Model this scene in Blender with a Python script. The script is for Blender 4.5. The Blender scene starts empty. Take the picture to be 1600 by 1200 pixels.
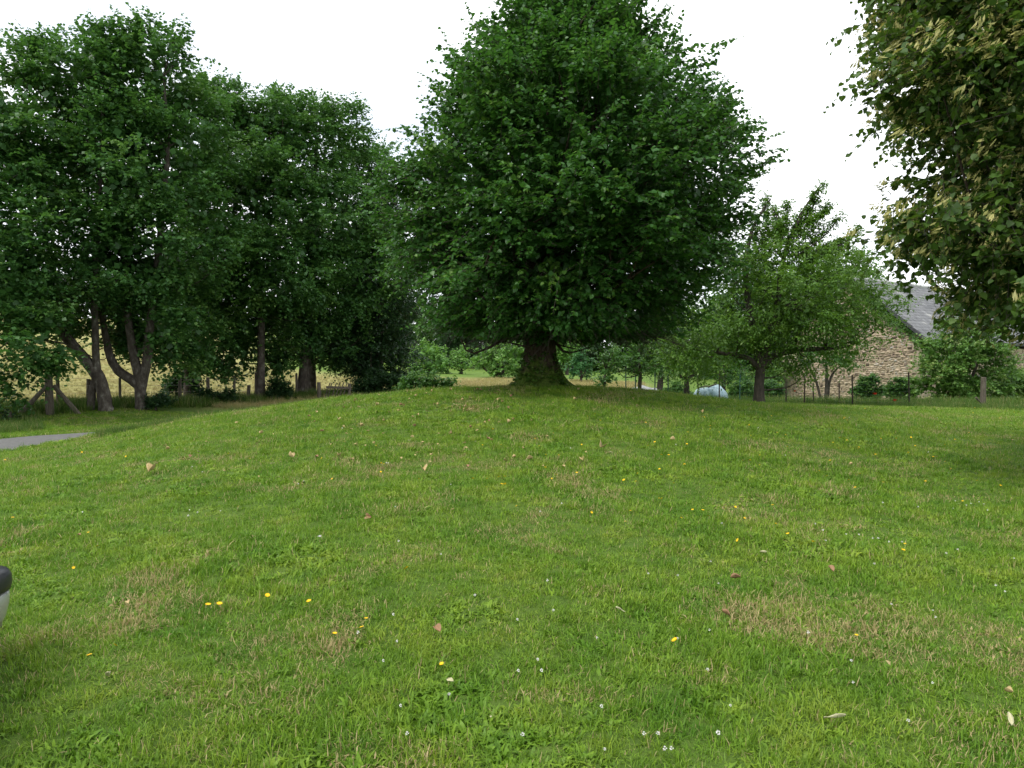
import bpy, bmesh, math, random
import numpy as np
from mathutils import Matrix, Vector

# ------------------------------------------------------------------ camera
scene = bpy.context.scene
col = scene.collection
FPX = 1186.0                     # focal length in pixels of a 1600 px wide picture
PITCH = math.atan(35 / FPX)      # a little downwards
EYE = 1.6
cam_data = bpy.data.cameras.new('camera')
cam_data.sensor_width = 36
cam_data.lens = 36 * FPX / 1600
cam_data.clip_start = 0.05
cam_data.clip_end = 3000
cam = bpy.data.objects.new('camera', cam_data)
col.objects.link(cam)
cam.location = (0, 0, EYE)
cam.rotation_euler = (math.pi / 2 - PITCH, 0, 0)
scene.camera = cam

# ------------------------------------------------------------------ sky, sun, exposure
SUN_EL, SUN_AZ = math.radians(56), math.radians(-122)   # azimuth from +y towards +x
world = bpy.data.worlds.new('World')
scene.world = world
world.use_nodes = True
wn, wl = world.node_tree.nodes, world.node_tree.links
wn.clear()
w_out = wn.new('ShaderNodeOutputWorld')
w_bg = wn.new('ShaderNodeBackground')
w_bg.inputs['Strength'].default_value = 0.1
w_sky = wn.new('ShaderNodeTexSky')
w_sky.sky_type = 'NISHITA'
w_sky.sun_disc = False
w_sky.sun_elevation = SUN_EL
w_sky.sun_rotation = SUN_AZ
w_tc = wn.new('ShaderNodeTexCoord')
w_map = wn.new('ShaderNodeMapping')
w_map.inputs['Scale'].default_value = (1.0, 1.0, 2.2)
w_map.inputs['Location'].default_value = (0.35, 0.1, 0.2)
w_noise = wn.new('ShaderNodeTexNoise')
w_noise.inputs['Scale'].default_value = 2.6
w_noise.inputs['Detail'].default_value = 6
w_noise.inputs['Roughness'].default_value = 0.55
w_ramp = wn.new('ShaderNodeValToRGB')
w_ramp.color_ramp.elements[0].position = 0.36
w_ramp.color_ramp.elements[0].color = (0.48, 0.48, 0.48, 1)
w_ramp.color_ramp.elements[1].position = 0.54
w_ramp.color_ramp.elements[1].color = (1, 1, 1, 1)
w_mix = wn.new('ShaderNodeMix')
w_mix.data_type = 'RGBA'
wl.new(w_tc.outputs['Generated'], w_map.inputs['Vector'])
wl.new(w_map.outputs['Vector'], w_noise.inputs['Vector'])
wl.new(w_noise.outputs['Fac'], w_ramp.inputs['Fac'])
wl.new(w_ramp.outputs['Color'], w_mix.inputs['Factor'])
wl.new(w_sky.outputs['Color'], w_mix.inputs['A'])
w_mix.inputs['B'].default_value = (9.3, 9.5, 9.8, 1)      # bright cloud cover
wl.new(w_mix.outputs['Result'], w_bg.inputs['Color'])
wl.new(w_bg.outputs['Background'], w_out.inputs['Surface'])

sun_data = bpy.data.lights.new('sun', 'SUN')
sun_data.energy = 1.5
sun_data.angle = math.radians(14)
sun_data.color = (1.0, 0.96, 0.88)
sun = bpy.data.objects.new('sun', sun_data)
col.objects.link(sun)
_sd = Vector((math.sin(SUN_AZ) * math.cos(SUN_EL), math.cos(SUN_AZ) * math.cos(SUN_EL), math.sin(SUN_EL)))
sun.rotation_euler = (-_sd).to_track_quat('-Z', 'Y').to_euler()
sun.location = (-20, -20, 30)

scene.view_settings.view_transform = 'Standard'
scene.view_settings.look = 'None'
scene.view_settings.gamma = 1
scene.view_settings.exposure = 0.97
scene.view_settings.use_curve_mapping = False
cy = scene.cycles
cy.max_bounces = 6
cy.diffuse_bounces = 4
cy.glossy_bounces = 2
cy.transmission_bounces = 3
cy.caustics_reflective = False
cy.caustics_refractive = False

rng = np.random.default_rng(7)
random.seed(7)

# ------------------------------------------------------------------ helpers
CP, SP = math.cos(PITCH), math.sin(PITCH)


def P(px, py, d):
    """World point seen at pixel (px, py) of the 1600 x 1200 picture, d metres ahead."""
    u, v = (px - 800) / FPX, (600 - py) / FPX
    ry, rz = CP + v * SP, -SP + v * CP
    k = d / ry
    return np.array([u * k, d, EYE + rz * k])


CTRL = np.array([
    # the mown mound
    (0, 0, 0), (-3, 0, -.02), (3, 0, 0), (0, -8, -.1), (-8, -6, -.2), (8, -6, 0), (0, 4, .12), (0, 8, .36), (0, 12, .74), (0, 14, .93), (.6, 16, 1.06),
    (2.5, 16, 1.0), (.6, 18, .92), (3, 18, .82), (-3, 16, .86), (-3, 18, .82), (5.3, 21, .42), (0, 22, .5), (4, 12, .5), (3, 8, .25),
    (-5.6, 18, .5), (-7.6, 18, .24), (-8.7, 17, .0), (-10.2, 15.2, -.25), (-6.2, 12, .22), (-5, 9, .2), (-3, 12, .6), (-8, 8, -.05),
    (-12, 10, -.36), (-14, 5, -.4), (-4, 4, 0), (4, 4, .08), (-11.4, 17.4, -.22), (-10.0, 21, -.28), (-9, 25, -.3), (-7.5, 30, -.2), (-4, 24, .15),
    # verge, fence line and the row of trees on the left
    (-16, 24, -.14), (-14, 26, -.1), (-11.6, 33, -.16), (-8.6, 34, -.05), (-20, 20, -.1), (-25, 12, -.2), (-16, 14, -.32), (-9.5, 37, -.1),
    # field and slope behind them
    (-22, 40, .9), (-33, 60, 2.9), (-55, 100, 6.8), (-15, 60, .4), (-25, 100, 1.3), (-80, 60, 5), (-60, 160, 9), (-45, 30, .9), (-120, 120, 11),
    # meadow beyond the mound
    (0, 30, .0), (0, 45, .05), (0, 65, .2), (0, 110, .1), (6, 60, -.02), (12, 90, 0), (-8, 50, .15), (0, 200, 1), (60, 200, 1), (-100, 300, 14), (0, 400, 4), (200, 400, 4),
    # garden and barn on the right
    (8.8, 25, .18), (12.6, 25, .08), (13.5, 20, .24), (9, 14, .35), (8, 9, .12), (12, 8, .05), (17, 14, .15), (17, 40, -.75), (24, 38, -.75), (32, 46, -.75), (8, 35, -.3),
    (5, 45, -.1), (15, 60, -.3), (40, 80, 0), (18, 26, .05), (30, 20, .1), (13, 30, -.12), (60, 40, -.4), (10, 30, -.05), (5, 30, .05),
], float)


def _phi(r2):
    return np.sqrt(r2 + 4.0)


def _fit():
    x, y, z = CTRL.T
    r2 = (x[:, None] - x) ** 2 + (y[:, None] - y) ** 2
    n = len(x)
    A = np.zeros((n + 1, n + 1))
    A[:n, :n] = _phi(r2) + np.eye(n) * 0.02 * -1
    A[:n, n] = 1
    A[n, :n] = 1
    return np.linalg.solve(A, np.append(z, 0))


_W = _fit()


def H(x, y):
    x = np.asarray(x, float)
    y = np.asarray(y, float)
    sh = x.shape
    xf, yf = x.ravel(), y.ravel()
    out = np.empty(len(xf))
    for i in range(0, len(xf), 20000):
        a, b = xf[i:i + 20000], yf[i:i + 20000]
        r2 = (a[:, None] - CTRL[:, 0]) ** 2 + (b[:, None] - CTRL[:, 1]) ** 2
        out[i:i + 20000] = _phi(r2) @ _W[:-1] + _W[-1]
    near = np.exp(-((xf) ** 2 + (yf - 8) ** 2) / 500)
    out += near * (0.012 * np.sin(xf * 2.3 + 1.1 * np.sin(yf * 1.7)) + 0.012 * np.sin(yf * 2.9 + xf * 1.3)
                   + 0.02 * np.sin(xf * 0.9 - yf * 0.7))
    return out.reshape(sh)


def G(px, py, dmax=60.0):
    """Where the line of sight of a pixel meets the ground."""
    ds = np.linspace(2.0, dmax, 500)
    u, v = (px - 800) / FPX, (600 - py) / FPX
    ry, rz = CP + v * SP, -SP + v * CP
    k = ds / ry
    zz = EYE + rz * k
    hh = H(u * k, ds)
    i = int(np.argmax(zz <= hh))
    if zz[i] > hh[i]:
        return None
    return np.array([u * k[i], ds[i], hh[i]])


def GD(px, d):
    """Ground point in the direction of picture column px, d metres ahead."""
    x = (px - 800) / FPX * d
    return np.array([x, d, float(H(x, d))])


def tag(o, label=None, cat=None, group=None, kind=None):
    if label: o['label'] = label
    if cat: o['category'] = cat
    if group: o['group'] = group
    if kind: o['kind'] = kind
    return o


def empty(name, loc, label, cat, group=None):
    o = bpy.data.objects.new(name, None)
    o.empty_display_size = 0.2
    o.location = Vector([float(c) for c in loc])
    col.objects.link(o)
    return tag(o, label, cat, group)


def link(name, me, parent=None, loc=None):
    o = bpy.data.objects.new(name, me)
    col.objects.link(o)
    if parent is not None: o.parent = parent
    if loc is not None: o.location = Vector([float(c) for c in loc])
    return o


def mesh_np(name, verts, faces, mat, tint=None, smooth=False):
    """Mesh from arrays; every face has the same number of corners."""
    verts = np.ascontiguousarray(verts, np.float32)
    faces = np.ascontiguousarray(faces, np.int32)
    me = bpy.data.meshes.new(name)
    n, k = faces.shape
    me.vertices.add(len(verts))
    me.vertices.foreach_set('co', verts.ravel())
    me.loops.add(n * k)
    me.loops.foreach_set('vertex_index', faces.ravel())
    me.polygons.add(n)
    me.polygons.foreach_set('loop_start', np.arange(0, n * k, k, dtype=np.int32))
    if smooth:
        me.polygons.foreach_set('use_smooth', np.ones(n, bool))
    if tint is not None:
        a = me.attributes.new('tint', 'FLOAT', 'POINT')
        a.data.foreach_set('value', np.ascontiguousarray(tint, np.float32))
    me.materials.append(mat)
    me.update(calc_edges=True)
    return me


class MB:
    """Collects boxes, tubes and free polygons for one mesh."""
    def __init__(self):
        self.v, self.f = [], []

    def add(self, vs, fs):
        o = len(self.v)
        self.v += [tuple(float(c) for c in p) for p in vs]
        self.f += [tuple(i + o for i in f) for f in fs]

    def box(self, c, s, M=None):
        x, y, z = [a / 2 for a in s]
        vs = [Vector((i * x, j * y, k * z)) for k in (-1, 1) for j in (-1, 1) for i in (-1, 1)]
        if M is not None: vs = [M @ p for p in vs]
        c = Vector([float(q) for q in c])
        self.add([p + c for p in vs], [(0, 2, 3, 1), (4, 5, 7, 6), (0, 1, 5, 4), (2, 6, 7, 3), (0, 4, 6, 2), (1, 3, 7, 5)])

    def tube(self, pts, rad, n=8, rough=0.0, cap=True):
        pts = [Vector([float(q) for q in p]) for p in pts]
        ring0 = None
        o = len(self.v)
        u = None
        for i, p in enumerate(pts):
            t = (pts[min(i + 1, len(pts) - 1)] - pts[max(i - 1, 0)]).normalized()
            if u is None:
                u = t.orthogonal().normalized()
            else:
                u = (u - t * u.dot(t)).normalized()
            w = t.cross(u)
            for k in range(n):
                a = 2 * math.pi * k / n
                r = rad[i] * (1 + rough * random.uniform(-1, 1))
                self.v.append(tuple(p + (u * math.cos(a) + w * math.sin(a)) * r))
        for i in range(len(pts) - 1):
            for k in range(n):
                a, b = o + i * n + k, o + i * n + (k + 1) % n
                self.f.append((a, b, b + n, a + n))
        if cap:
            self.f.append(tuple(o + k for k in reversed(range(n))))
            m = o + (len(pts) - 1) * n
            self.f.append(tuple(m + k for k in range(n)))

    def build(self, name, mat, parent=None, loc=None, smooth=False, origin=None):
        me = bpy.data.meshes.new(name)
        v = self.v
        if origin is not None:
            v = [(a - origin[0], b - origin[1], c - origin[2]) for a, b, c in v]
        me.from_pydata(v, [], self.f)
        me.materials.append(mat)
        if smooth:
            me.polygons.foreach_set('use_smooth', np.ones(len(me.polygons), bool))
        me.update()
        return link(name, me, parent, loc)


def catmull(pts, rad, sub=4):
    pts = [np.array(p, float) for p in pts]
    out, ro = [], []
    n = len(pts)
    for i in range(n - 1):
        p0, p1, p2, p3 = pts[max(i - 1, 0)], pts[i], pts[i + 1], pts[min(i + 2, n - 1)]
        for s in range(sub):
            t = s / sub
            out.append(.5 * ((2 * p1) + (-p0 + p2) * t + (2 * p0 - 5 * p1 + 4 * p2 - p3) * t * t + (-p0 + 3 * p1 - 3 * p2 + p3) * t ** 3))
            ro.append(rad[i] * (1 - t) + rad[i + 1] * t)
    out.append(pts[-1])
    ro.append(rad[-1])
    return out, ro


# ------------------------------------------------------------------ materials
def new_mat(name):
    m = bpy.data.materials.new(name)
    m.use_nodes = True
    nt = m.node_tree
    nt.nodes.clear()
    out = nt.nodes.new('ShaderNodeOutputMaterial')
    return m, nt.nodes, nt.links, out


def ramp(n, l, src, stops):
    r = n.new('ShaderNodeValToRGB')
    els = r.color_ramp.elements
    while len(els) < len(stops): els.new(0.5)
    for e, (p, c) in zip(els, stops):
        e.position = p
        e.color = (*c, 1)
    l.new(src, r.inputs['Fac'])
    return r.outputs['Color']


def noise(n, l, scale, detail=4, rough=.55, vec=None, dist=0.0):
    t = n.new('ShaderNodeTexNoise')
    t.inputs['Scale'].default_value = scale
    t.inputs['Detail'].default_value = detail
    t.inputs['Roughness'].default_value = rough
    t.inputs['Distortion'].default_value = dist
    if vec is not None: l.new(vec, t.inputs['Vector'])
    return t.outputs['Fac']


def mixc(n, l, fac, a, b, mode='MIX'):
    m = n.new('ShaderNodeMix')
    m.data_type = 'RGBA'
    m.blend_type = mode
    for key, val in (('Factor', fac), ('A', a), ('B', b)):
        s = m.inputs[key]
        if hasattr(val, 'is_linked') or hasattr(val, 'links'):
            l.new(val, s)
        elif isinstance(val, (int, float)):
            s.default_value = val
        else:
            s.default_value = (*val, 1)
    return m.outputs['Result']


def position(n):
    return n.new('ShaderNodeNewGeometry').outputs['Position']


def objvec(n):
    return n.new('ShaderNodeTexCoord').outputs['Object']


def bump(n, l, h, strength=.4, dist=.02):
    b = n.new('ShaderNodeBump')
    b.inputs['Strength'].default_value = strength
    b.inputs['Distance'].default_value = dist
    l.new(h, b.inputs['Height'])
    return b.outputs['Normal']


def principled(n, l, out, colour, rough=.8, spec=.3, metal=0, normal=None):
    p = n.new('ShaderNodeBsdfPrincipled')
    if isinstance(colour, tuple): p.inputs['Base Color'].default_value = (*colour, 1)
    else: l.new(colour, p.inputs['Base Color'])
    p.inputs['Roughness'].default_value = rough
    p.inputs['Specular IOR Level'].default_value = spec
    p.inputs['Metallic'].default_value = metal
    if normal is not None: l.new(normal, p.inputs['Normal'])
    if out is not None: l.new(p.outputs['BSDF'], out.inputs['Surface'])
    return p


def noisy_mat(name, stops, scale=6, rough=.85, spec=.2, bstr=.5, bdist=.02, detail=6, stretch=None):
    m, n, l, out = new_mat(name)
    v = objvec(n)
    if stretch:
        mp = n.new('ShaderNodeMapping')
        mp.inputs['Scale'].default_value = stretch
        l.new(v, mp.inputs['Vector'])
        v = mp.outputs['Vector']
    f = noise(n, l, scale, detail, .65, v)
    c = ramp(n, l, f, stops)
    nm = bump(n, l, f, bstr, bdist) if bstr else None
    principled(n, l, out, c, rough, spec, 0, nm)
    return m


def leaf_mat(name, dark, mid, light, trans=.36, spec=.35, rough=.45):
    """Leaf: colour varies from leaf to leaf with the attribute tint."""
    m, n, l, out = new_mat(name)
    a = n.new('ShaderNodeAttribute')
    a.attribute_name = 'tint'
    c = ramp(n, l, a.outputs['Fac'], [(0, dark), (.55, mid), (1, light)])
    p = principled(n, l, None, c, rough, spec)
    t = n.new('ShaderNodeBsdfTranslucent')
    tc = mixc(n, l, .55, c, (mid[0] * 1.9, mid[1] * 1.7, mid[2] * .8))
    l.new(tc, t.inputs['Color'])
    x = n.new('ShaderNodeMixShader')
    x.inputs['Fac'].default_value = trans
    l.new(p.outputs['BSDF'], x.inputs[1])
    l.new(t.outputs['BSDF'], x.inputs[2])
    l.new(x.outputs['Shader'], out.inputs['Surface'])
    return m


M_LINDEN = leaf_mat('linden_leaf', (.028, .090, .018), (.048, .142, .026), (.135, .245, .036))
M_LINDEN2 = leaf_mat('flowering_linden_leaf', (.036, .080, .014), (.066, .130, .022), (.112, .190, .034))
M_BRACT = leaf_mat('linden_bract', (.24, .25, .085), (.35, .345, .13), (.46, .43, .18), trans=.35, spec=.2)
M_MAPLE = leaf_mat('maple_leaf', (.030, .090, .024), (.056, .148, .033), (.122, .222, .046))
M_DARKLEAF = leaf_mat('dark_leaf', (.014, .040, .014), (.024, .066, .020), (.050, .105, .028))
M_ORCHARD = leaf_mat('orchard_leaf', (.052, .128, .018), (.088, .188, .026), (.160, .260, .042))
M_GARDEN = leaf_mat('garden_leaf', (.062, .150, .030), (.110, .225, .046), (.300, .360, .130))
M_FAR = leaf_mat('far_leaf', (.075, .180, .040), (.120, .260, .055), (.190, .320, .075))
M_FARBLUE = leaf_mat('young_tree_leaf', (.034, .115, .038), (.052, .165, .052), (.090, .210, .065))
M_SHRUB = leaf_mat('shrub_leaf', (.034, .098, .020), (.058, .150, .028), (.120, .210, .042))
M_WEED = leaf_mat('weed_leaf', (.050, .120, .018), (.085, .180, .025), (.160, .230, .050))

M_BARK = noisy_mat('old_bark', [(.25, (.022, .016, .012)), (.5, (.055, .040, .028)), (.75, (.110, .085, .060))], 5, bstr=.9, bdist=.05, stretch=(3, 3, .7))
M_BARKGREY = noisy_mat('grey_lichen_bark', [(.3, (.030, .025, .020)), (.5, (.072, .060, .048)), (.62, (.12, .11, .092)), (.74, (.27, .26, .21))], 4.2, bstr=.9, bdist=.06, stretch=(1.6, 1.6, .9))
M_BARKDARK = noisy_mat('dark_bark', [(.3, (.030, .026, .022)), (.6, (.075, .062, .050)), (.85, (.14, .12, .10))], 7, bstr=.7, bdist=.03, stretch=(2, 2, .7))
M_WOODPOST = noisy_mat('weathered_post_wood', [(.25, (.045, .038, .028)), (.55, (.110, .095, .072)), (.8, (.19, .175, .14))], 9, bstr=.6, bdist=.01, stretch=(4, 4, .6))
M_IRON = noisy_mat('rusty_dark_iron', [(.3, (.020, .016, .014)), (.7, (.045, .030, .022))], 20, rough=.7, bstr=.2, bdist=.002)
M_GREENMETAL = noisy_mat('green_coated_metal', [(.3, (.008, .045, .032)), (.7, (.014, .065, .045))], 20, rough=.45, spec=.5, bstr=0)
M_WIRE = noisy_mat('galvanised_wire', [(.3, (.16, .16, .15)), (.7, (.28, .27, .25))], 20, rough=.5, spec=.5, bstr=0)


def mossy_bark():
    m, n, l, out = new_mat('mossy_old_bark')
    v = objvec(n)
    mp = n.new('ShaderNodeMapping')
    mp.inputs['Scale'].default_value = (3, 3, .6)
    l.new(v, mp.inputs['Vector'])
    f = noise(n, l, 5, 7, .68, mp.outputs['Vector'])
    c = ramp(n, l, f, [(.25, (.018, .013, .009)), (.5, (.048, .034, .023)), (.75, (.100, .076, .052))])
    sx = n.new('ShaderNodeSeparateXYZ')
    l.new(v, sx.inputs[0])
    mr = n.new('ShaderNodeMapRange')
    mr.inputs['From Min'].default_value = .95
    mr.inputs['From Max'].default_value = .05
    mr.inputs['To Min'].default_value = -.25
    mr.inputs['To Max'].default_value = .22
    l.new(sx.outputs['Z'], mr.inputs['Value'])
    ad = n.new('ShaderNodeMath')
    ad.operation = 'ADD'
    l.new(mr.outputs['Result'], ad.inputs[0])
    l.new(noise(n, l, 4, 6, .7, v), ad.inputs[1])
    k = ramp(n, l, ad.outputs[0], [(.46, (0, 0, 0)), (.62, (1, 1, 1))])
    moss = ramp(n, l, noise(n, l, 30, 4, .6, v), [(.3, (.040, .075, .010)), (.7, (.095, .140, .022))])
    c = mixc(n, l, k, c, moss)
    principled(n, l, out, c, .95, .15, 0, bump(n, l, f, 1.0, .08))
    return m


M_BARKMOSS = mossy_bark()


def ground_material():
    m, n, l, out = new_mat('ground')
    pos = position(n)
    a = n.new('ShaderNodeAttribute')
    a.attribute_name = 'hay'
    b = n.new('ShaderNodeAttribute')
    b.attribute_name = 'meadow'
    n1 = noise(n, l, .55, 5, .6, pos)
    n2 = noise(n, l, 9, 6, .7, pos)
    n3 = noise(n, l, 60, 4, .7, pos)
    soil = ramp(n, l, n2, [(.30, (.030, .050, .010)), (.5, (.060, .105, .016)), (.68, (.100, .135, .030)), (.82, (.160, .145, .060))])
    patch = ramp(n, l, n1, [(.35, (.060, .120, .016)), (.6, (.095, .150, .028)), (.75, (.160, .150, .055))])
    lawn = mixc(n, l, .45, soil, patch)
    hayc = ramp(n, l, noise(n, l, .25, 8, .65, pos), [(.3, (.180, .195, .062)), (.5, (.255, .243, .092)), (.7, (.325, .290, .125))])
    hayc = mixc(n, l, .25, hayc, ramp(n, l, n3, [(.3, (.20, .19, .055)), (.7, (.38, .32, .13))]))
    mead = ramp(n, l, noise(n, l, .4, 8, .65, pos), [(.3, (.070, .130, .022)), (.6, (.110, .175, .030)), (.8, (.17, .19, .045))])
    c = mixc(n, l, a.outputs['Fac'], lawn, hayc)
    c = mixc(n, l, b.outputs['Fac'], c, mead)
    nm = bump(n, l, mixc(n, l, .5, n2, n3), .8, .03)
    principled(n, l, out, c, .95, .1, 0, nm)
    return m


def grass_material(name, stops_green, stops_dry, dry_lo, dry_hi, tip=(.2, .2, .05)):
    """Blade colour: soft patches over the ground, then from tuft to tuft, then from blade to blade."""
    m, n, l, out = new_mat(name)
    pos = position(n)
    info = n.new('ShaderNodeObjectInfo')
    big = noise(n, l, .75, 6, .65, pos, .8)
    small = noise(n, l, 2.4, 4, .6, pos)
    a = n.new('ShaderNodeAttribute')
    a.attribute_name = 'tint'
    green = ramp(n, l, small, stops_green)
    green = mixc(n, l, 1.0, green, ramp(n, l, info.outputs['Random'], [(0, (.82, .84, .86)), (.5, (1, 1, 1)), (1, (1.15, 1.1, 1.0))]), 'MULTIPLY')
    green = mixc(n, l, 1.0, green, ramp(n, l, a.outputs['Fac'], [(0, (.72, .78, .8)), (.9, (1.25, 1.18, 1.0))]), 'MULTIPLY')
    dry = ramp(n, l, a.outputs['Fac'], stops_dry)
    f1 = ramp(n, l, big, [(dry_lo, (0, 0, 0)), (dry_hi, (1, 1, 1))])
    add = n.new('ShaderNodeMath')
    add.operation = 'MULTIPLY_ADD'
    l.new(f1, add.inputs[0])
    add.inputs[1].default_value = .75
    l.new(a.outputs['Fac'], add.inputs[2])
    f2 = n.new('ShaderNodeMath')
    f2.operation = 'GREATER_THAN'
    l.new(add.outputs[0], f2.inputs[0])
    f2.inputs[1].default_value = .965
    c = mixc(n, l, f2.outputs[0], green, dry)
    p = principled(n, l, None, c, .5, .25)
    t = n.new('ShaderNodeBsdfTranslucent')
    l.new(c, t.inputs['Color'])
    x = n.new('ShaderNodeMixShader')
    x.inputs['Fac'].default_value = .35
    l.new(p.outputs['BSDF'], x.inputs[1])
    l.new(t.outputs['BSDF'], x.inputs[2])
    l.new(x.outputs['Shader'], out.inputs['Surface'])
    return m


M_GROUND = ground_material()
M_LAWN = grass_material('lawn_blade',
                        [(.28, (.088, .208, .015)), (.5, (.155, .280, .024)), (.72, (.250, .345, .042))],
                        [(0, (.27, .215, .085)), (.5, (.36, .285, .125)), (1, (.47, .38, .19))], .52, .70)
M_TALL = grass_material('tall_grass_blade',
                        [(.28, (.045, .110, .014)), (.5, (.075, .150, .020)), (.72, (.120, .180, .030))],
                        [(0, (.20, .17, .06)), (1, (.38, .31, .15))], .58, .8)
M_HAY = grass_material('hay_blade',
                       [(.3, (.21, .222, .075)), (.5, (.285, .270, .105)), (.7, (.35, .315, .14))],
                       [(0, (.30, .24, .10)), (1, (.45, .36, .18))], .45, .6)
M_ROAD = noisy_mat('worn_tarmac', [(.3, (.080, .080, .077)), (.55, (.125, .124, .118)), (.8, (.18, .175, .16))], 14, bstr=.3, bdist=.01, detail=8)

# ------------------------------------------------------------------ ground sheet
LANE = [np.array(p, float) for p in [(-30, -40), (-20.5, 0), (-15.6, 9.0), (-12.2, 15.0), (-11.0, 18.2), (-9.7, 22), (-8.0, 27), (-5.5, 31.5), (-1, 35), (4, 40)]]


def lane_path(sub=8):
    pts, _ = catmull([(p[0], p[1], 0) for p in LANE], [0] * len(LANE), sub)
    return np.array(pts)[:, :2]


LP = lane_path()
LANE_HALF = 1.25


def lane_dist(x, y):
    x = np.asarray(x, float)
    d = np.full(x.shape, 1e9)
    for a, b in zip(LP[:-1], LP[1:]):
        ab = b - a
        t = np.clip(((x - a[0]) * ab[0] + (y - a[1]) * ab[1]) / (ab @ ab), 0, 1)
        d = np.minimum(d, np.hypot(x - a[0] - t * ab[0], y - a[1] - t * ab[1]))
    return d


def fence_x(y):
    """Left field fence: x as a function of y."""
    return np.interp(y, [0, 20, 25.5, 27, 36, 40, 60], [-30, -20, -16.6, -15.8, -9.6, -7.6, -2])


def sstep(a, b, x):
    t = np.clip((x - a) / (b - a), 0, 1)
    return t * t * (3 - 2 * t)


def zones(x, y):
    left = sstep(0, 1.5, fence_x(y) - x) * (y > 12)
    centre = sstep(26, 31, y) * (1 - sstep(.8, 1.2, (x - 1) / np.maximum(y * .17, 1))) * sstep(-1.2, -.9, (x + 1) / np.maximum(y * .35, 1))
    hay = np.clip(left + centre, 0, 1)
    mead = sstep(60, 68, y) * (1 - sstep(.05, .12, -x / np.maximum(y, 1) - .25))
    right = sstep(25, 29, y) * sstep(.8, 1.1, (x - 1) / np.maximum(y * .17, 1))
    mead = np.clip(mead + right, 0, 1)
    return hay, mead


def build_ground():
    def axis(fine0, fine1, step, lo, hi, grow):
        a = list(np.arange(fine0, fine1 + 1e-6, step))
        s = step
        while a[-1] < hi:
            s *= grow
            a.append(a[-1] + s)
        s = step
        while a[0] > lo:
            s *= grow
            a.insert(0, a[0] - s)
        return np.array(a)
    xs = axis(-20, 20, .3, -900, 900, 1.12)
    ys = axis(-3, 36, .3, -300, 1500, 1.12)
    X, Y = np.meshgrid(xs, ys)
    Z = H(X, Y)
    Z = Z - .08 * (1 - sstep(1.0, 1.7, lane_dist(X, Y)))
    n, k = X.shape
    v = np.stack([X.ravel(), Y.ravel(), Z.ravel()], 1)
    i = np.arange(n * k).reshape(n, k)
    f = np.stack([i[:-1, :-1], i[:-1, 1:], i[1:, 1:], i[1:, :-1]], -1).reshape(-1, 4)
    me = mesh_np('ground', v, f, M_GROUND, smooth=True)
    hay, mead = zones(X.ravel(), Y.ravel())
    for nm, val in (('hay', hay), ('meadow', mead)):
        a = me.attributes.new(nm, 'FLOAT', 'POINT')
        a.data.foreach_set('value', val.astype(np.float32))
    tag(link('ground', me), kind='structure')


build_ground()


def build_lane():
    t = np.gradient(LP, axis=0)
    t /= np.linalg.norm(t, axis=1)[:, None]
    nrm = np.stack([-t[:, 1], t[:, 0]], 1)
    rows = []
    offs = np.linspace(-1, 1, 9)
    for o in offs:
        w = LANE_HALF * (1 + .05 * np.sin(np.arange(len(LP)) * 1.7 + o * 3))
        p = LP + nrm * (o * w)[:, None]
        z = H(p[:, 0], p[:, 1]) - .02 + .03 * (1 - o * o)
        rows.append(np.column_stack([p, z]))
    v = np.stack(rows, 1)
    i = np.arange(v.shape[0] * 9).reshape(-1, 9)
    f = np.stack([i[:-1, :-1], i[1:, :-1], i[1:, 1:], i[:-1, 1:]], -1).reshape(-1, 4)[:, ::-1]
    tag(link('road', mesh_np('road', v.reshape(-1, 3), f, M_ROAD, smooth=True)), kind='structure')


build_lane()

# ------------------------------------------------------------------ leaves and trees
T_HEART = np.array([(0, 0, 0), (-.46, .12, .06), (-.40, .58, .07), (0, 1.04, -.05), (.40, .58, .07), (.46, .12, .06)])
F_HEART = np.array([(0, 3, 2, 1), (0, 5, 4, 3)])
T_RHOMB = np.array([(0, 0, 0), (-.46, .48, .08), (0, 1, -.05), (.46, .48, .08)])
F_RHOMB = np.array([(0, 3, 2, 1)])
T_NARROW = np.array([(0, 0, 0), (-.26, .45, .05), (0, 1, -.06), (.26, .45, .05)])
T_BRACT = np.array([(0, 0, 0), (-.12, .5, .03), (0, 1, .14), (.12, .5, .03)])


def unit(a):
    return a / np.maximum(np.linalg.norm(a, axis=-1, keepdims=True), 1e-9)


def leaf_arrays(pos, a, nrm, size, T, F):
    a = unit(a)
    b = unit(np.cross(a, nrm))
    nn = np.cross(b, a)
    v = pos[:, None] + size[:, None, None] * (T[None, :, 0:1] * b[:, None] + T[None, :, 1:2] * a[:, None] + T[None, :, 2:3] * nn[:, None])
    k = len(T)
    f = (np.arange(len(pos)) * k)[:, None, None] + F[None]
    return v.reshape(-1, 3), f.reshape(-1, F.shape[1])


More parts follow.
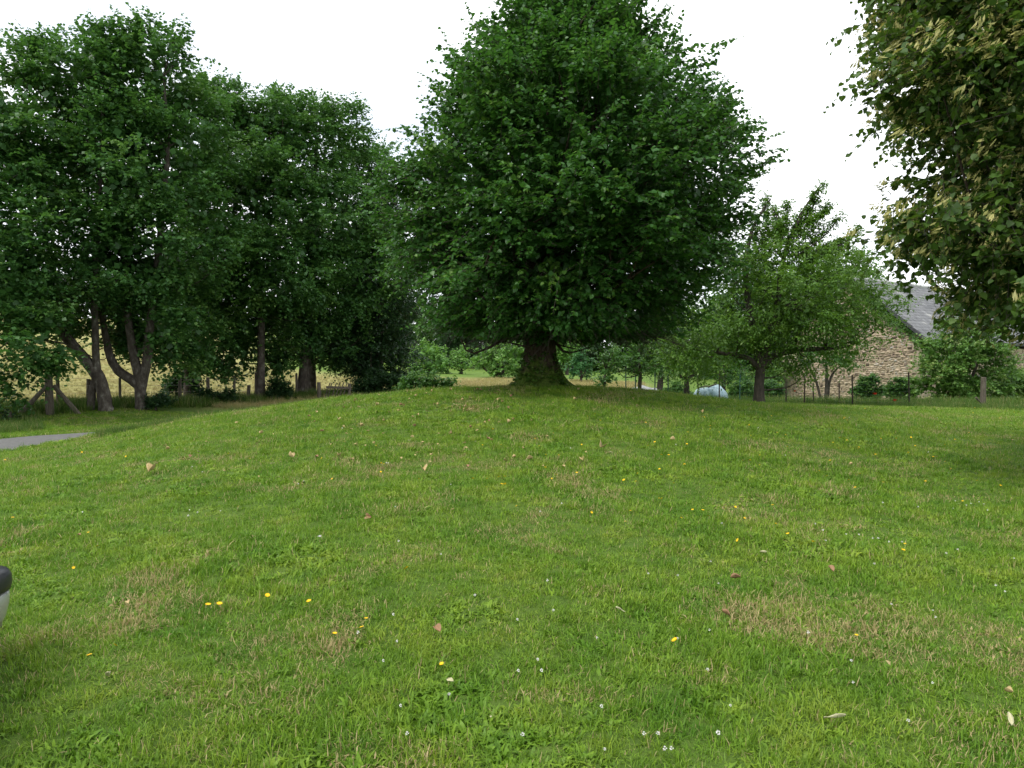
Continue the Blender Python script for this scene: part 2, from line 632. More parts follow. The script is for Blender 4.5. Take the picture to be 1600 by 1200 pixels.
def shoots_to_leaves(p0, d, ln, k, size, rg, droop=.25, spread=.7, hang=.35):
    """Alternate leaves along curved shoots -> position, midrib, normal, size, age along the shoot."""
    n = len(p0)
    t = (np.arange(k) + .5) / k
    t = np.clip(t[None] + rg.normal(0, .05, (n, k)), .02, 1)
    pos = p0[:, None] + d[:, None] * (ln[:, None] * t)[..., None]
    pos[..., 2] -= droop * ln[:, None] * t * t
    side = unit(np.cross(d, [0, 0, 1.0]) + rg.normal(0, .15, d.shape))
    sgn = np.where(np.arange(k) % 2 == 0, 1, -1)[None, :, None]
    a = d[:, None] * (1 - spread) + side[:, None] * sgn * spread + rg.normal(0, .28, (n, k, 3))
    a[..., 2] -= hang
    nrm = np.array([0, 0, 1.0]) + rg.normal(0, .38, (n, k, 3))
    s = size * rg.uniform(.65, 1.2, (n, k)) * (1 - .35 * t ** 3)
    return pos.reshape(-1, 3), a.reshape(-1, 3), nrm.reshape(-1, 3), s.reshape(-1), t.reshape(-1)


def ends_on_lobes(lobes, per_m2, rg, inner=.25):
    """Branch ends on (and some inside) the surface of a union of ellipsoids, plus outward directions."""
    pts, out = [], []
    L = np.array(lobes, float)
    for c in L:
        r = c[3:6]
        n = max(6, int(per_m2 * 4 * math.pi * ((r[0] * r[1]) ** 1.6 / 3 + (r[0] * r[2]) ** 1.6 / 3 + (r[1] * r[2]) ** 1.6 / 3) ** (1 / 1.6)))
        u = unit(rg.normal(0, 1, (n, 3)))
        fr = np.where(rg.random(n) < inner, rg.uniform(.3, .70, n), rg.uniform(.74, 1.06, n))
        ph = rg.uniform(0, 6.28, 6)
        fr *= 1 + .10 * np.sin(u[:, 0] * 4 + ph[0]) * np.sin(u[:, 1] * 5 + ph[1]) + .08 * np.sin(u[:, 2] * 7 + ph[2] + u[:, 0] * 5)
        p = c[:3] + u * r * fr[:, None]
        keep = np.ones(n, bool)
        for o in L:                          # drop what lies deep inside another lobe
            q = np.linalg.norm((p - o[:3]) / o[3:6], axis=1)
            keep &= ~((q < .62) & (rg.random(n) < .6) & (o is not c))
        pts.append(p[keep])
        out.append(unit(u / r)[keep])
    return np.concatenate(pts), np.concatenate(out)


def make_foliage(ends, outd, rg, shoots, leaves, size, up=.35, length=(.35, .7), cluster=.28, **kw):
    n = len(ends)
    e = np.repeat(ends, shoots, 0)
    o = np.repeat(outd, shoots, 0)
    m = len(e)
    d = unit(o + rg.normal(0, .5, (m, 3)) + np.array([0, 0, up]))
    p0 = e + rg.normal(0, cluster, (m, 3)) * np.array([1, 1, .5]) - d * .15
    ln = rg.uniform(*length, m)
    base_tint = np.repeat(np.clip(rg.normal(.42, .16, n), 0, 1), shoots)
    pos, a, nr, s, t = shoots_to_leaves(p0, d, ln, leaves, size, rg, **kw)
    tint = np.clip(np.repeat(base_tint, leaves) + rg.normal(0, .12, len(pos)) + .34 * t ** 4 * (rg.random(len(pos)) < .6), 0, 1)
    return pos, a, nr, s, tint


def limbs_to(ends, start_fn, rg, count, r0, parent, mat, base, name='branches', sag=.15):
    """Bent branches from the stem out to some of the branch ends, as one mesh."""
    mb = MB()
    idx = rg.choice(len(ends), min(count, len(ends)), replace=False)
    for i in idx:
        e = ends[i]
        s = np.array(start_fn(e), float)
        mid = s * .5 + e * .5 + rg.normal(0, .12, 3) * np.linalg.norm(e - s)
        mid[2] -= sag * np.linalg.norm(e - s) * .3
        r = r0 * rg.uniform(.5, 1)
        pts, rad = catmull([s, mid, e], [r, r * .55, r * .12], 4)
        mb.tube(pts, rad, 5, .08, cap=False)
    return tag(mb.build(name, mat, parent, origin=base, smooth=True), kind='stuff')


def twig_part(parent, base, p0, d, ln, droop, mat, width=.010):
    """One thin twig for each shoot."""
    T = np.array([(-.5, 0, 0), (.5, 0, 0), (.15, 1, 0), (-.15, 1, 0)])
    end = d * ln[:, None]
    end[:, 2] -= droop * ln
    Lq = np.linalg.norm(end, axis=1)
    TT = T[None] * np.stack([width / Lq, np.ones(len(Lq)), np.ones(len(Lq))], -1)[:, None]
    a = unit(end)
    b = unit(np.cross(a, np.array([0, -1.0, .3])))
    v = p0[:, None] - base + Lq[:, None, None] * (TT[..., 0:1] * b[:, None] + TT[..., 1:2] * a[:, None])
    f = (np.arange(len(p0)) * 4)[:, None] + np.arange(4)[None]
    return tag(link('twigs', mesh_np('twigs', v.reshape(-1, 3), f, mat), parent), kind='stuff')


def pick_visible(pos, size, count, cell, rg):
    """Indices of leaves that stand foremost in their patch of the view."""
    y = pos[:, 1] * CP - (pos[:, 2] - EYE) * SP
    px = 800 + FPX * pos[:, 0] / y
    py = 600 - FPX * ((pos[:, 2] - EYE) * CP + pos[:, 1] * SP) / y
    ok = np.where((px > 4) & (px < 1596) & (py > 4) & (py < 1196))[0]
    key = (px[ok] // cell).astype(int) * 10000 + (py[ok] // cell).astype(int)
    order = np.lexsort((y[ok], key))
    k2 = key[order]
    first = np.concatenate([[True], k2[1:] != k2[:-1]])
    cand = ok[order[first]]
    score = size[cand] / y[cand]
    return cand[np.argsort(-score)[:count]]


def leaf_objects(name, parent, base, pos, a, nrm, size, tint, T, F, mat, variants=5):
    meshes = []
    for i in range(variants):
        tv = (i + .5) / variants
        meshes.append(mesh_np(name, T, F, mat, np.full(len(T), tv)))
    a = unit(a)
    b = unit(np.cross(a, nrm))
    nn = np.cross(b, a)
    for i in range(len(pos)):
        o = bpy.data.objects.new(name, meshes[min(variants - 1, int(tint[i] * variants))])
        M = Matrix.Identity(4)
        for r in range(3):
            M[r][0], M[r][1], M[r][2], M[r][3] = b[i][r] * size[i], a[i][r] * size[i], nn[i][r] * size[i], pos[i][r] - base[r]
        o.parent = parent
        o.matrix_local = M
        col.objects.link(o)


def px_lobes(lst, d, depth=1.0, jitter=0.0, rg=None):
    """Lobes given as picture circles (x, y, r[, depth offset]) at d metres."""
    out = []
    for it in lst:
        x, y, r = it[:3]
        dd = d + (it[3] if len(it) > 3 else 0)
        c = P(x, y, dd)
        R = r * dd / FPX
        out.append((*c, R, R * depth, R))
    return out


def px_path(pts, d):
    return [P(p[0], p[1], d + (p[2] if len(p) > 2 else 0)) for p in pts]


def filler_leaves(lobes, size, fill, rg):
    P_, S_ = [], []
    for c in lobes:
        c = np.array(c, float)
        n = int(fill * c[3] * c[5] / (size * size))
        u = unit(rg.normal(0, 1, (n, 3))) * (rg.random(n) ** .45 * .80)[:, None]
        P_.append(c[:3] + u * c[3:6])
        S_.append(rg.uniform(1.3, 2.0, n) * size)
    return np.concatenate(P_), np.concatenate(S_)


def simple_tree(name, label, cat, group, px, base_d, stems, lobes, leafm, barkm, size, per_m2=1.6, shoots=8, leaves=8, seed=0,
                n_limbs=25, limb_r=.05, T=T_RHOMB, F=F_RHOMB, crown_name='crown', base=None, inner=.25, up=.35, length=(.35, .7), cluster=.28, fill=1.6, **kw):
    """A tree: stems are world polylines with radii, lobes the crown's masses."""
    rg = np.random.default_rng(seed + 100)
    random.seed(seed)
    if base is None: base = GD(px, base_d)
    t = empty(name, base, label, cat, group)
    if stems:
        mb = MB()
        for pts, rad in stems:
            pts = [np.array(p, float) for p in pts]
            pp, rr = catmull(pts, rad, 5)
            mb.tube(pp, rr, 10, .07)
        mb.build('trunk', barkm, t, origin=base, smooth=True)
    ends, outd = ends_on_lobes(lobes, per_m2, rg, inner)
    g = H(ends[:, 0], ends[:, 1])
    k = ends[:, 2] > g + .15
    ends, outd = ends[k], outd[k]
    if n_limbs and stems:
        tops = [np.array(p, float) for pts, _ in stems for p in pts[1:]]
        tops = np.array(tops)

        def start(e):
            dd = np.linalg.norm(tops - e, axis=1) + 2.0 * np.maximum(0, tops[:, 2] - e[2] + .3)
            return tops[int(np.argmin(dd))]
        limbs_to(ends, start, rg, n_limbs, limb_r, t, barkm, base)
    pos, a, nr, s, tint = make_foliage(ends, outd, rg, shoots, leaves, size, up, length, cluster, **kw)
    # oversized filler leaves added to block light, shade put into darker tint
    fp, fs = filler_leaves(lobes, size, fill, rg)
    keep = fp[:, 2] > H(fp[:, 0], fp[:, 1]) + .3
    fp, fs = fp[keep], fs[keep]
    pos = np.concatenate([pos, fp])
    a = np.concatenate([a, rg.normal(0, 1, fp.shape)])
    nr = np.concatenate([nr, rg.normal(0, 1, fp.shape)])
    s = np.concatenate([s, fs])
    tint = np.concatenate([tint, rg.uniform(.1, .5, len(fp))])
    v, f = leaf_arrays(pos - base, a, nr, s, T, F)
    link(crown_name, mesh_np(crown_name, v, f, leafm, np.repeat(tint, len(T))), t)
    return t


# ---- the big linden on the mound
def big_linden():
    rg = np.random.default_rng(11)
    random.seed(11)
    D = 16.0
    base = GD(842, D)
    t = empty('linden_tree', base, 'huge dense round-crowned linden with a flared trunk crowning the mown mound', 'tree')
    # trunk with a fluted, flaring foot
    prof = [(-.25, .74), (0, .58), (.10, .49), (.22, .43), (.40, .375), (.62, .335), (.9, .31), (1.2, .315), (1.5, .35), (1.8, .40), (2.2, .40), (3.0, .36), (4.5, .27), (6.2, .17), (8.0, .07)]
    n = 44
    v, f = [], []
    for i, (z, r) in enumerate(prof):
        fl = max(0, 1 - max(z, 0) / .75)
        for k in range(n):
            th = 2 * math.pi * k / n
            rr = r * (1 + fl * (.20 * math.sin(5 * th + 1) * (1 + .6 * math.sin(th + 2)) + .10 * math.sin(9 * th + 2.3)) + .05 * math.sin(7 * th + z * 2.2) + .035 * math.sin(13 * th - z * 3) + random.uniform(-.02, .02))
            lean = .06 * z * .3
            v.append((rr * math.cos(th) + lean, rr * math.sin(th), z))
    for i in range(len(prof) - 1):
        for k in range(n):
            a, b = i * n + k, i * n + (k + 1) % n
            f.append((a, b, b + n, a + n))
    link('trunk', mesh_np('trunk', np.array(v), np.array(f), M_BARKMOSS, smooth=True), t)
    # crown: (picture row, centre column, half width in px)
    rows = [(548, 872, 70), (535, 875, 140), (500, 872, 188), (450, 884, 228), (400, 893, 262), (350, 895, 280), (300, 893, 284), (250, 896, 281), (200, 898, 256), (150, 900, 214),
            (100, 900, 164), (50, 888, 118), (0, 878, 80), (-40, 876, 45), (-80, 876, 10)]
    rows = [(r[0], r[1], r[2] * (.945 if r[0] > 120 else .88)) for r in rows]
    zz = np.array([EYE + (565 - r[0]) / FPX * D for r in rows])
    cx = np.array([(r[1] - 800) / FPX * D for r in rows])
    rr = np.array([r[2] / FPX * D for r in rows])

    def surf(z, th, fr):
        r = np.interp(z, zz, rr)
        r = r * (1 + .06 * np.sin(3 * th + z * 1.1) + .05 * np.sin(5 * th - z * 1.9) + .05 * np.sin(9 * th + z * 3.1)) * fr
        return np.stack([np.interp(z, zz, cx) + r * np.cos(th), D + r * np.sin(th), z], -1)
    nb = 1080
    wgt = rr + .25
    cdf = np.cumsum(np.interp(np.linspace(zz[0], zz[-1], 400), zz, wgt))
    z = np.interp(rg.random(nb), cdf / cdf[-1], np.linspace(zz[0], zz[-1], 400))
    th = rg.uniform(0, 2 * math.pi, nb)
    fr = np.where(rg.random(nb) < .28, rg.uniform(.3, .72, nb), rg.uniform(.76, 1.02, nb))
    ends = surf(z, th, fr)
    rel = (z - zz[0]) / (zz[-1] - zz[0])
    outd = np.stack([np.cos(th), np.sin(th), -.35 + 1.5 * rel], -1)
    outd = unit(outd)
    low = z < zz[0] + .9
    sh, lv = 12, 13
    e = np.repeat(ends, sh, 0)
    o = np.repeat(outd, sh, 0)
    m = len(e)
    relm = np.repeat(rel, sh)
    d = unit(o + rg.normal(0, .36, (m, 3)) + np.stack([np.zeros(m), np.zeros(m), -.15 + .75 * relm], -1))
    p0 = e + rg.normal(0, .24, (m, 3)) * np.array([1, 1, .4]) - d * .3
    ln = rg.uniform(.35, .85, m) * (1 + .35 * (rg.random(m) < .08))
    pos, a, nr, s, tt = shoots_to_leaves(p0, d, ln, lv, .096, rg, droop=.20, spread=.72, hang=.42)
    bt = np.repeat(np.clip(rg.normal(.42, .13, nb), 0, 1), sh)
    young = np.repeat(rg.random(m) < .17, lv)
    tint = np.clip(np.repeat(bt, lv) + rg.normal(0, .10, len(pos)) + .4 * young * tt ** 2, 0, 1)
    # large filler leaves added as a light-blocking core, tinted darker for shade
    nf = 9000
    zf = rg.uniform(zz[0] + .5, zz[-1] - .8, nf)
    fp = surf(zf, rg.uniform(0, 6.283, nf), rg.uniform(.15, .82, nf))
    pos = np.concatenate([pos, fp])
    a = np.concatenate([a, rg.normal(0, 1, fp.shape)])
    nr = np.concatenate([nr, rg.normal(0, 1, fp.shape)])
    s = np.concatenate([s, rg.uniform(.13, .19, nf)])
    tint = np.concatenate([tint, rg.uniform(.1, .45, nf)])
    rax = np.hypot(pos[:, 0] - 1.05, pos[:, 1] - D)
    ok = pos[:, 2] > base[2] + .98 + .07 * np.maximum(rax - 1.2, 0) + .12 * np.sin(pos[:, 0] * 3.1) * np.sin(pos[:, 1] * 2.3)
    pos, a, nr, s, tint = pos[ok], a[ok], nr[ok], s[ok], tint[ok]
    axis = np.array([base[0], base[1]])

    def start(e):
        h = min(max(base[2] + 1.5, e[2] - .55 * np.linalg.norm(e[:2] - axis)), base[2] + 7)
        return (axis[0] + .1, axis[1], h)
    limbs_to(ends, start, rg, 170, .075, t, M_BARK, base)
    twig_part(t, base, p0[p0[:, 2] > base[2] + 1.0], d[p0[:, 2] > base[2] + 1.0], ln[p0[:, 2] > base[2] + 1.0], .2, M_BARKDARK)
    vis = pick_visible(pos, s, 300, 14, rg)
    rest = np.ones(len(pos), bool)
    rest[vis] = False
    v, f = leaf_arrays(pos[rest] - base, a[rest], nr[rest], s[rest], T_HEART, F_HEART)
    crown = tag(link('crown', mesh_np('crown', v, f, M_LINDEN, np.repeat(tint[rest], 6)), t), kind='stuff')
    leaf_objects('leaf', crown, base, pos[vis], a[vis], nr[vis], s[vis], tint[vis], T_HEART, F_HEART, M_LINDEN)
    # leafy suckers round the foot
    ns = 190
    th = rg.uniform(math.pi * 1.0, math.pi * 2.02, ns)
    hh = .02 + .68 * rg.random(ns) ** 1.7
    rad = np.interp(hh, [-.05, .1, .22, .4, .62], [.60, .50, .43, .375, .335])
    p0 = np.stack([base[0] + rad * np.cos(th), base[1] + rad * np.sin(th), base[2] + hh], -1)
    d = unit(np.stack([np.cos(th), np.sin(th), rg.uniform(.2, 1.2, ns)], -1) + rg.normal(0, .3, (ns, 3)))
    pos, a, nr, s, tt = shoots_to_leaves(p0, d, rg.uniform(.05, .16, ns), 6, .055, rg)
    v, f = leaf_arrays(pos - base, a, nr, s, T_HEART, F_HEART)
    link('suckers', mesh_np('suckers', v, f, M_WEED, np.repeat(np.clip(rg.normal(.3, .2, len(pos)), 0, 1), 6)), t)


big_linden()


# ---- flowering linden reaching in from the right
def flowering_linden():
    rg = np.random.default_rng(23)
    random.seed(23)
    base = np.array([8.3, 9.6, float(H(8.3, 9.6))])
    t = empty('flowering_linden_tree', base, 'flowering linden hung with pale yellow bracts, overhanging from the right edge', 'tree')
    mb = MB()
    pts, rad = catmull([base + (0, 0, -.2), base + (0, 0, .15), base + (0, 0, .8), base + (-.05, 0, 2.2), base + (0, .1, 4), base + (0, .1, 7.5)], [.55, .42, .34, .30, .24, .06], 5)
    mb.tube(pts, rad, 14, .04)
    mb.build('trunk', M_BARK, t, origin=base, smooth=True)
    lobes = [(5.05, 8.3, 5.75, .85, .9, .75), (4.7, 8.1, 4.75, .52, .6, .5), (4.65, 8.15, 3.08, .55, .6, .28), (5.4, 8.2, 2.55, .5, .7, .42), (5.8, 8.3, 2.5, .65, .8, .5), (4.95, 8.3, 3.08, .75, .9, .36), (6.35, 8.7, 5.35, 2.0, 2.0, 2.15), (5.85, 8.5, 3.65, 1.2, 1.3, .85), (6.2, 8.5, 2.95, .95, 1.1, .75), (7.6, 9.4, 6.3, 2.8, 2.6, 2.6),
             (9.4, 9.6, 4.6, 2.6, 2.6, 2.4), (7.6, 8.8, 3.3, 1.6, 1.7, 1.2), (4.95, 8.2, 4.8, .78, .9, .85), (7.2, 7.8, 4.6, 1.6, 1.4, 1.4), (5.6, 8.6, 6.6, 1.2, 1.2, 1.2)]
    ends, outd = ends_on_lobes(lobes, 4.9, rg, .25)
    pxe = 800 + FPX * ends[:, 0] / ends[:, 1]
    keep = (pxe < 1720) | (rg.random(len(ends)) < .2)
    ends, outd = ends[keep], outd[keep]
    sh, lv = 8, 11
    e = np.repeat(ends, sh, 0)
    o = np.repeat(outd, sh, 0)
    m = len(e)
    d = unit(o + rg.normal(0, .45, (m, 3)) + np.array([0, 0, .05]))
    p0 = e + rg.normal(0, .2, (m, 3)) * np.array([1, 1, .6]) - d * .25
    ln = rg.uniform(.3, .6, m)
    pos, a, nr, s, tt = shoots_to_leaves(p0, d, ln, lv, .086, rg, droop=.4, spread=.7, hang=.5)
    bt = np.repeat(np.clip(rg.normal(.4, .15, len(ends)), 0, 1), sh)
    tint = np.clip(np.repeat(bt, lv) + rg.normal(0, .12, len(pos)), 0, 1)
    fp, fs = filler_leaves(lobes, .092, 1.0, rg)  # filler core added against light coming through, tinted darker below
    fs = fs * .72
    pos = np.concatenate([pos, fp])
    a = np.concatenate([a, rg.normal(0, 1, fp.shape)])
    nr = np.concatenate([nr, rg.normal(0, 1, fp.shape)])
    s = np.concatenate([s, fs])
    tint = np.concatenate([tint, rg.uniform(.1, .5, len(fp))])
    ok = pos[:, 2] > 1.82
    pos, a, nr, s, tint = pos[ok], a[ok], nr[ok], s[ok], tint[ok]

    def start(e):
        h = min(max(base[2] + 1.8, e[2] - .35 * np.linalg.norm(e[:2] - base[:2])), base[2] + 6.5)
        return (base[0], base[1], h)
    limbs_to(ends, start, rg, 120, .07, t, M_BARK, base)
    twig_part(t, base, p0[p0[:, 2] > 2.0], d[p0[:, 2] > 2.0], ln[p0[:, 2] > 2.0], .4, M_BARKDARK, .008)
    vis = pick_visible(pos, s, 300, 16, rg)
    rest = np.ones(len(pos), bool)
    rest[vis] = False
    v, f = leaf_arrays(pos[rest] - base, a[rest], nr[rest], s[rest], T_HEART, F_HEART)
    crown = tag(link('crown', mesh_np('crown', v, f, M_LINDEN2, np.repeat(tint[rest], 6)), t), kind='stuff')
    leaf_objects('leaf', crown, base, pos[vis], a[vis], nr[vis], s[vis], tint[vis], T_HEART, F_HEART, M_LINDEN2)
    # bracts and flower clusters hang below the outer shoots
    outer = rg.random(m) < .40
    q = np.repeat(p0[outer] + d[outer] * (ln[outer] * rg.uniform(.35, .9, outer.sum()))[:, None], 9, 0)
    q = q + rg.normal(0, .045, q.shape)
    nbr = len(q)
    wind = np.array([-.55, -.25, -.75])
    ba = unit(wind + np.repeat(rg.normal(0, .3, (nbr // 9, 3)), 9, 0) + rg.normal(0, .2, (nbr, 3)))
    bn = unit(np.array([-.3, -.6, .6]) + rg.normal(0, .5, (nbr, 3)))
    ok = q[:, 2] > 1.8
    q, ba, bn = q[ok], ba[ok], bn[ok]
    nbr = len(q)
    v, f = leaf_arrays(q - base, ba, bn, rg.uniform(.085, .13, nbr), T_BRACT, F_RHOMB)
    # little flower tufts at the bract ends
    q2 = np.repeat(q + ba * .07, 5, 0) + rg.normal(0, .014, (nbr * 5, 3))
    v2, f2 = leaf_arrays(q2 - base, rg.normal(0, 1, q2.shape), rg.normal(0, 1, q2.shape), np.full(len(q2), .017), T_RHOMB, F_RHOMB)
    tint = np.concatenate([np.repeat(rg.random(nbr), 4), np.full(len(v2), .25)])
    tag(link('bracts', mesh_np('bracts', np.concatenate([v, v2]), np.concatenate([f, f2 + len(v)]), M_BRACT, tint), t, ), 'pale yellow-green bracts and flower tufts', kind='stuff')


flowering_linden()


# ---- the row of maples along the lane
def maple_row():
    gp = 'trees in the row along the lane'
    common = dict(leafm=M_MAPLE, barkm=M_BARKGREY, size=.155, per_m2=1.15, shoots=17, leaves=9, length=(.35, .85), cluster=.30, hang=.3)
    b = GD(165, 26)
    foot = P(165, 640, 26)
    simple_tree('maple_tree', 'tall maple forking low, one thick limb leaning out over the lane', 'tree', gp, 165, 26,
                [([b - (0, 0, .2), *px_path([(165, 635), (160, 607), (151, 585), (115, 540), (82, 500), (52, 440), (30, 370)], 26)], [.32, .23, .21, .21, .175, .15, .12, .08, .04]),
                 (px_path([(153, 590), (150, 560), (149, 520), (148, 460), (152, 360), (158, 240), (163, 110)], 26), [.15, .12, .115, .11, .095, .07, .03]),
                 (px_path([(141, 652), (143, 620), (147, 598), (152, 585)], 26), [.14, .12, .12, .11])],
                px_lobes([(70, 190, 95), (150, 130, 85, .5), (45, 330, 95, -1), (120, 290, 90, 1), (165, 90, 50), (80, 110, 55), (130, 390, 80, .5), (20, 460, 70, -1.5), (110, 455, 60, 2), (165, 490, 45, 2.5), (70, 520, 32, -.8), (118, 505, 34, 1.6), (180, 525, 24, 1.5)], 26), seed=1, **common)
    b = GD(222, 27)
    simple_tree('maple_tree', 'tall maple with a swan-necked limb curving up from its short trunk', 'tree', gp, 222, 27,
                [([b - (0, 0, .2), *px_path([(221, 632), (219, 603), (217, 586), (207, 545), (198, 470), (200, 380), (215, 260)], 27)], [.30, .21, .19, .185, .15, .12, .09, .04]),
                 (px_path([(221, 606), (203, 592), (184, 578), (172, 557), (165, 525), (156, 470), (146, 390)], 27), [.17, .17, .16, .14, .12, .10, .05]),
                 (px_path([(220, 612), (229, 565), (233, 520), (241, 460), (252, 350), (262, 230), (255, 120)], 27), [.17, .165, .15, .13, .11, .08, .03])],
                px_lobes([(235, 140, 85), (215, 260, 100, -1), (280, 220, 85, 1), (200, 390, 85, -1), (270, 360, 95), (250, 75, 40), (170, 210, 70, 1), (240, 455, 70, 1), (215, 505, 45, 2.5), (285, 500, 55, 2), (268, 548, 28, 1), (255, 500, 36, -.6), (212, 530, 26, 1.8)], 27), seed=2, **common)
    simple_tree('maple_tree', 'slender dark-stemmed maple set back behind the fence', 'tree', gp, 292, 33,
                [([GD(292, 33) - (0, 0, .2), *px_path([(292, 620), (294, 560), (293, 480), (300, 360), (315, 220)], 33)], [.2, .16, .14, .13, .10, .04])],
                px_lobes([(320, 210, 75), (310, 320, 85), (340, 150, 35), (345, 410, 80), (290, 470, 75, 1), (335, 505, 65), (350, 552, 40), (310, 560, 30)], 33), seed=3, **common)
    simple_tree('maple_tree', 'straight maple with lichen-spotted trunk rising beside a leaning branch', 'tree', gp, 406, 33,
                [([GD(406, 33) - (0, 0, .2), *px_path([(407, 620), (408, 560), (407, 490), (402, 380), (398, 240)], 33)], [.25, .19, .165, .155, .12, .05])],
                px_lobes([(395, 225, 80), (400, 330, 95, -1), (440, 195, 50), (365, 170, 40), (440, 400, 85, -1), (370, 440, 75), (480, 480, 55, 1), (425, 520, 52, 1.5), (385, 552, 36, 1), (440, 570, 25, 1)], 33), seed=4, **common)
    simple_tree('maple_tree', 'thick-trunked maple just before the rustic picket gate', 'tree', gp, 474, 35,
                [([GD(474, 35) - (0, 0, .2), *px_path([(473, 615), (477, 565), (482, 515), (487, 420), (492, 300), (495, 210)], 35)], [.36, .29, .26, .23, .18, .12, .05])],
                px_lobes([(490, 235, 80), (500, 340, 95, -1), (525, 200, 45), (480, 430, 80), (545, 430, 70), (455, 190, 40), (470, 535, 45, 2.5), (530, 535, 48, 1)], 35), seed=5, **common)
    simple_tree('maple_tree', 'dark maple at the back of the row with one low horizontal limb', 'tree', gp, 487, 39,
                [([GD(488, 39) - (0, 0, .2), *px_path([(488, 605), (488, 560), (492, 500), (520, 400), (545, 300)], 39)], [.24, .20, .19, .17, .13, .05]),
                 (px_path([(490, 545), (515, 520), (560, 500), (600, 480)], 39), [.15, .13, .10, .05])],
                px_lobes([(555, 290, 62), (560, 380, 80), (585, 250, 40), (540, 500, 60), (600, 420, 55)], 39), seed=6, **{**common, 'leafm': M_MAPLE})
    simple_tree('hornbeam_tree', 'dense dark tree with boughs sweeping to the ground at the end of the row', 'tree', gp, 590, 37,
                [([GD(592, 37) - (0, 0, .2), *px_path([(592, 600), (594, 540), (596, 450), (600, 330)], 37)], [.24, .2, .17, .13, .05])],
                px_lobes([(600, 330, 42), (604, 420, 48), (595, 490, 52), (565, 545, 45, -.5), (610, 555, 38), (588, 582, 28), (556, 568, 22, .8)], 37), seed=7,
                **{**common, 'per_m2': 2.2, 'leafm': M_DARKLEAF, 'size': .13, 'up': -.1})
    simple_tree('maple_tree', 'maple at the left edge trailing leafy boughs over the braced post', 'tree', gp, -70, 24,
                [([GD(-70, 24) - (0, 0, .2), *px_path([(-70, 640), (-68, 560), (-62, 450), (-50, 330), (-30, 200)], 24)], [.34, .27, .24, .21, .16, .06])],
                px_lobes([(-40, 240, 100), (-20, 380, 85, -1), (10, 480, 55, -1.5), (40, 540, 38, -1.5), (15, 590, 30, -1.2), (70, 510, 35, -1), (-90, 420, 100), (10, 190, 50), (88, 555, 22, -.8)], 24), seed=8, **common)


maple_row()


# ---- orchard and garden on the right
def orchard():
    gp = 'orchard trees round the mesh fence'
    kw = dict(leafm=M_ORCHARD, barkm=M_BARKDARK, size=.085, T=T_NARROW)
    b = GD(1187, 25)
    simple_tree('cherry_tree', 'wide-spreading fruit tree with dark trunk standing on the lawn before the mesh fence', 'tree', gp, 1187, 25,
                [([b - (0, 0, .15), *px_path([(1186, 610), (1187, 590), (1190, 570), (1200, 530), (1215, 470), (1225, 400), (1255, 330), (1285, 285)], 25)], [.22, .16, .15, .15, .12, .09, .06, .04, .015]),
                 (px_path([(1187, 578), (1172, 562), (1150, 555), (1120, 551), (1085, 545), (1050, 535)], 25), [.11, .09, .07, .055, .035, .012]),
                 (px_path([(1192, 572), (1212, 555), (1245, 547), (1290, 545), (1330, 540)], 25), [.14, .11, .09, .06, .02]),
                 (px_path([(1187, 575), (1183, 540), (1172, 490), (1165, 430), (1175, 360), (1205, 310)], 25), [.16, .13, .10, .08, .06, .02]),
                 (px_path([(1203, 520), (1230, 480), (1275, 440), (1330, 420)], 25), [.11, .09, .06, .02])],
                px_lobes([(1170, 470, 75), (1240, 455, 80, -.5), (1300, 440, 62), (1335, 480, 55), (1290, 530, 60, -.5), (1110, 530, 58), (1180, 400, 55, .5), (1240, 380, 42), (1060, 545, 36), (1355, 510, 34), (1215, 530, 50, .8)], 25),
                seed=31, per_m2=3.0, shoots=10, leaves=10, n_limbs=70, limb_r=.045, length=(.35, .8), cluster=.25, inner=.3, spread=.6, fill=1.3, **{**kw, 'size': .125})
    # the wispy upright leaders
    return


orchard()


def cherry_leaders():
    rg = np.random.default_rng(77)
    random.seed(77)
    t = [o for o in col.objects if o.name.startswith('cherry_tree')][0]
    base = np.array(t.location)
    mb = MB()
    P0, DD, LL = [], [], []
    for (x0, y0, x1, y1) in [(1200, 400, 1195, 305), (1215, 390, 1230, 318), (1230, 380, 1290, 283), (1250, 370, 1275, 300), (1245, 400, 1315, 335), (1190, 410, 1172, 330), (1260, 410, 1322, 372), (1222, 380, 1210, 325), (1280, 400, 1345, 355), (1262, 350, 1300, 318)]:
        a, b = P(x0, y0, 25 + rg.uniform(-.6, .6)), P(x1, y1, 25 + rg.uniform(-.8, .8))
        m = (a + b) / 2 + rg.normal(0, .12, 3)
        pts, rad = catmull([a, m, b], [.035, .022, .006], 4)
        mb.tube(pts, rad, 5, 0, cap=False)
        n = 150
        ts = rg.random(n)
        P0.append(a + (b - a) * ts[:, None] + rg.normal(0, .05, (n, 3)))
        DD.append(unit(rg.normal(0, 1, (n, 3)) + unit(b - a) * .9))
        LL.append(rg.uniform(.12, .38, n))
    mb.build('leaders', M_BARKDARK, t, origin=base, smooth=True)
    pos, a, nr, s, tt = shoots_to_leaves(np.concatenate(P0), np.concatenate(DD), np.concatenate(LL), 7, .115, rg)
    v, f = leaf_arrays(pos - base, a, nr, s, T_NARROW, F_RHOMB)
    link('leader_leaves', mesh_np('leader_leaves', v, f, M_ORCHARD, np.repeat(np.clip(rg.normal(.45, .2, len(pos)), 0, 1), 4)), t)


cherry_leaders()


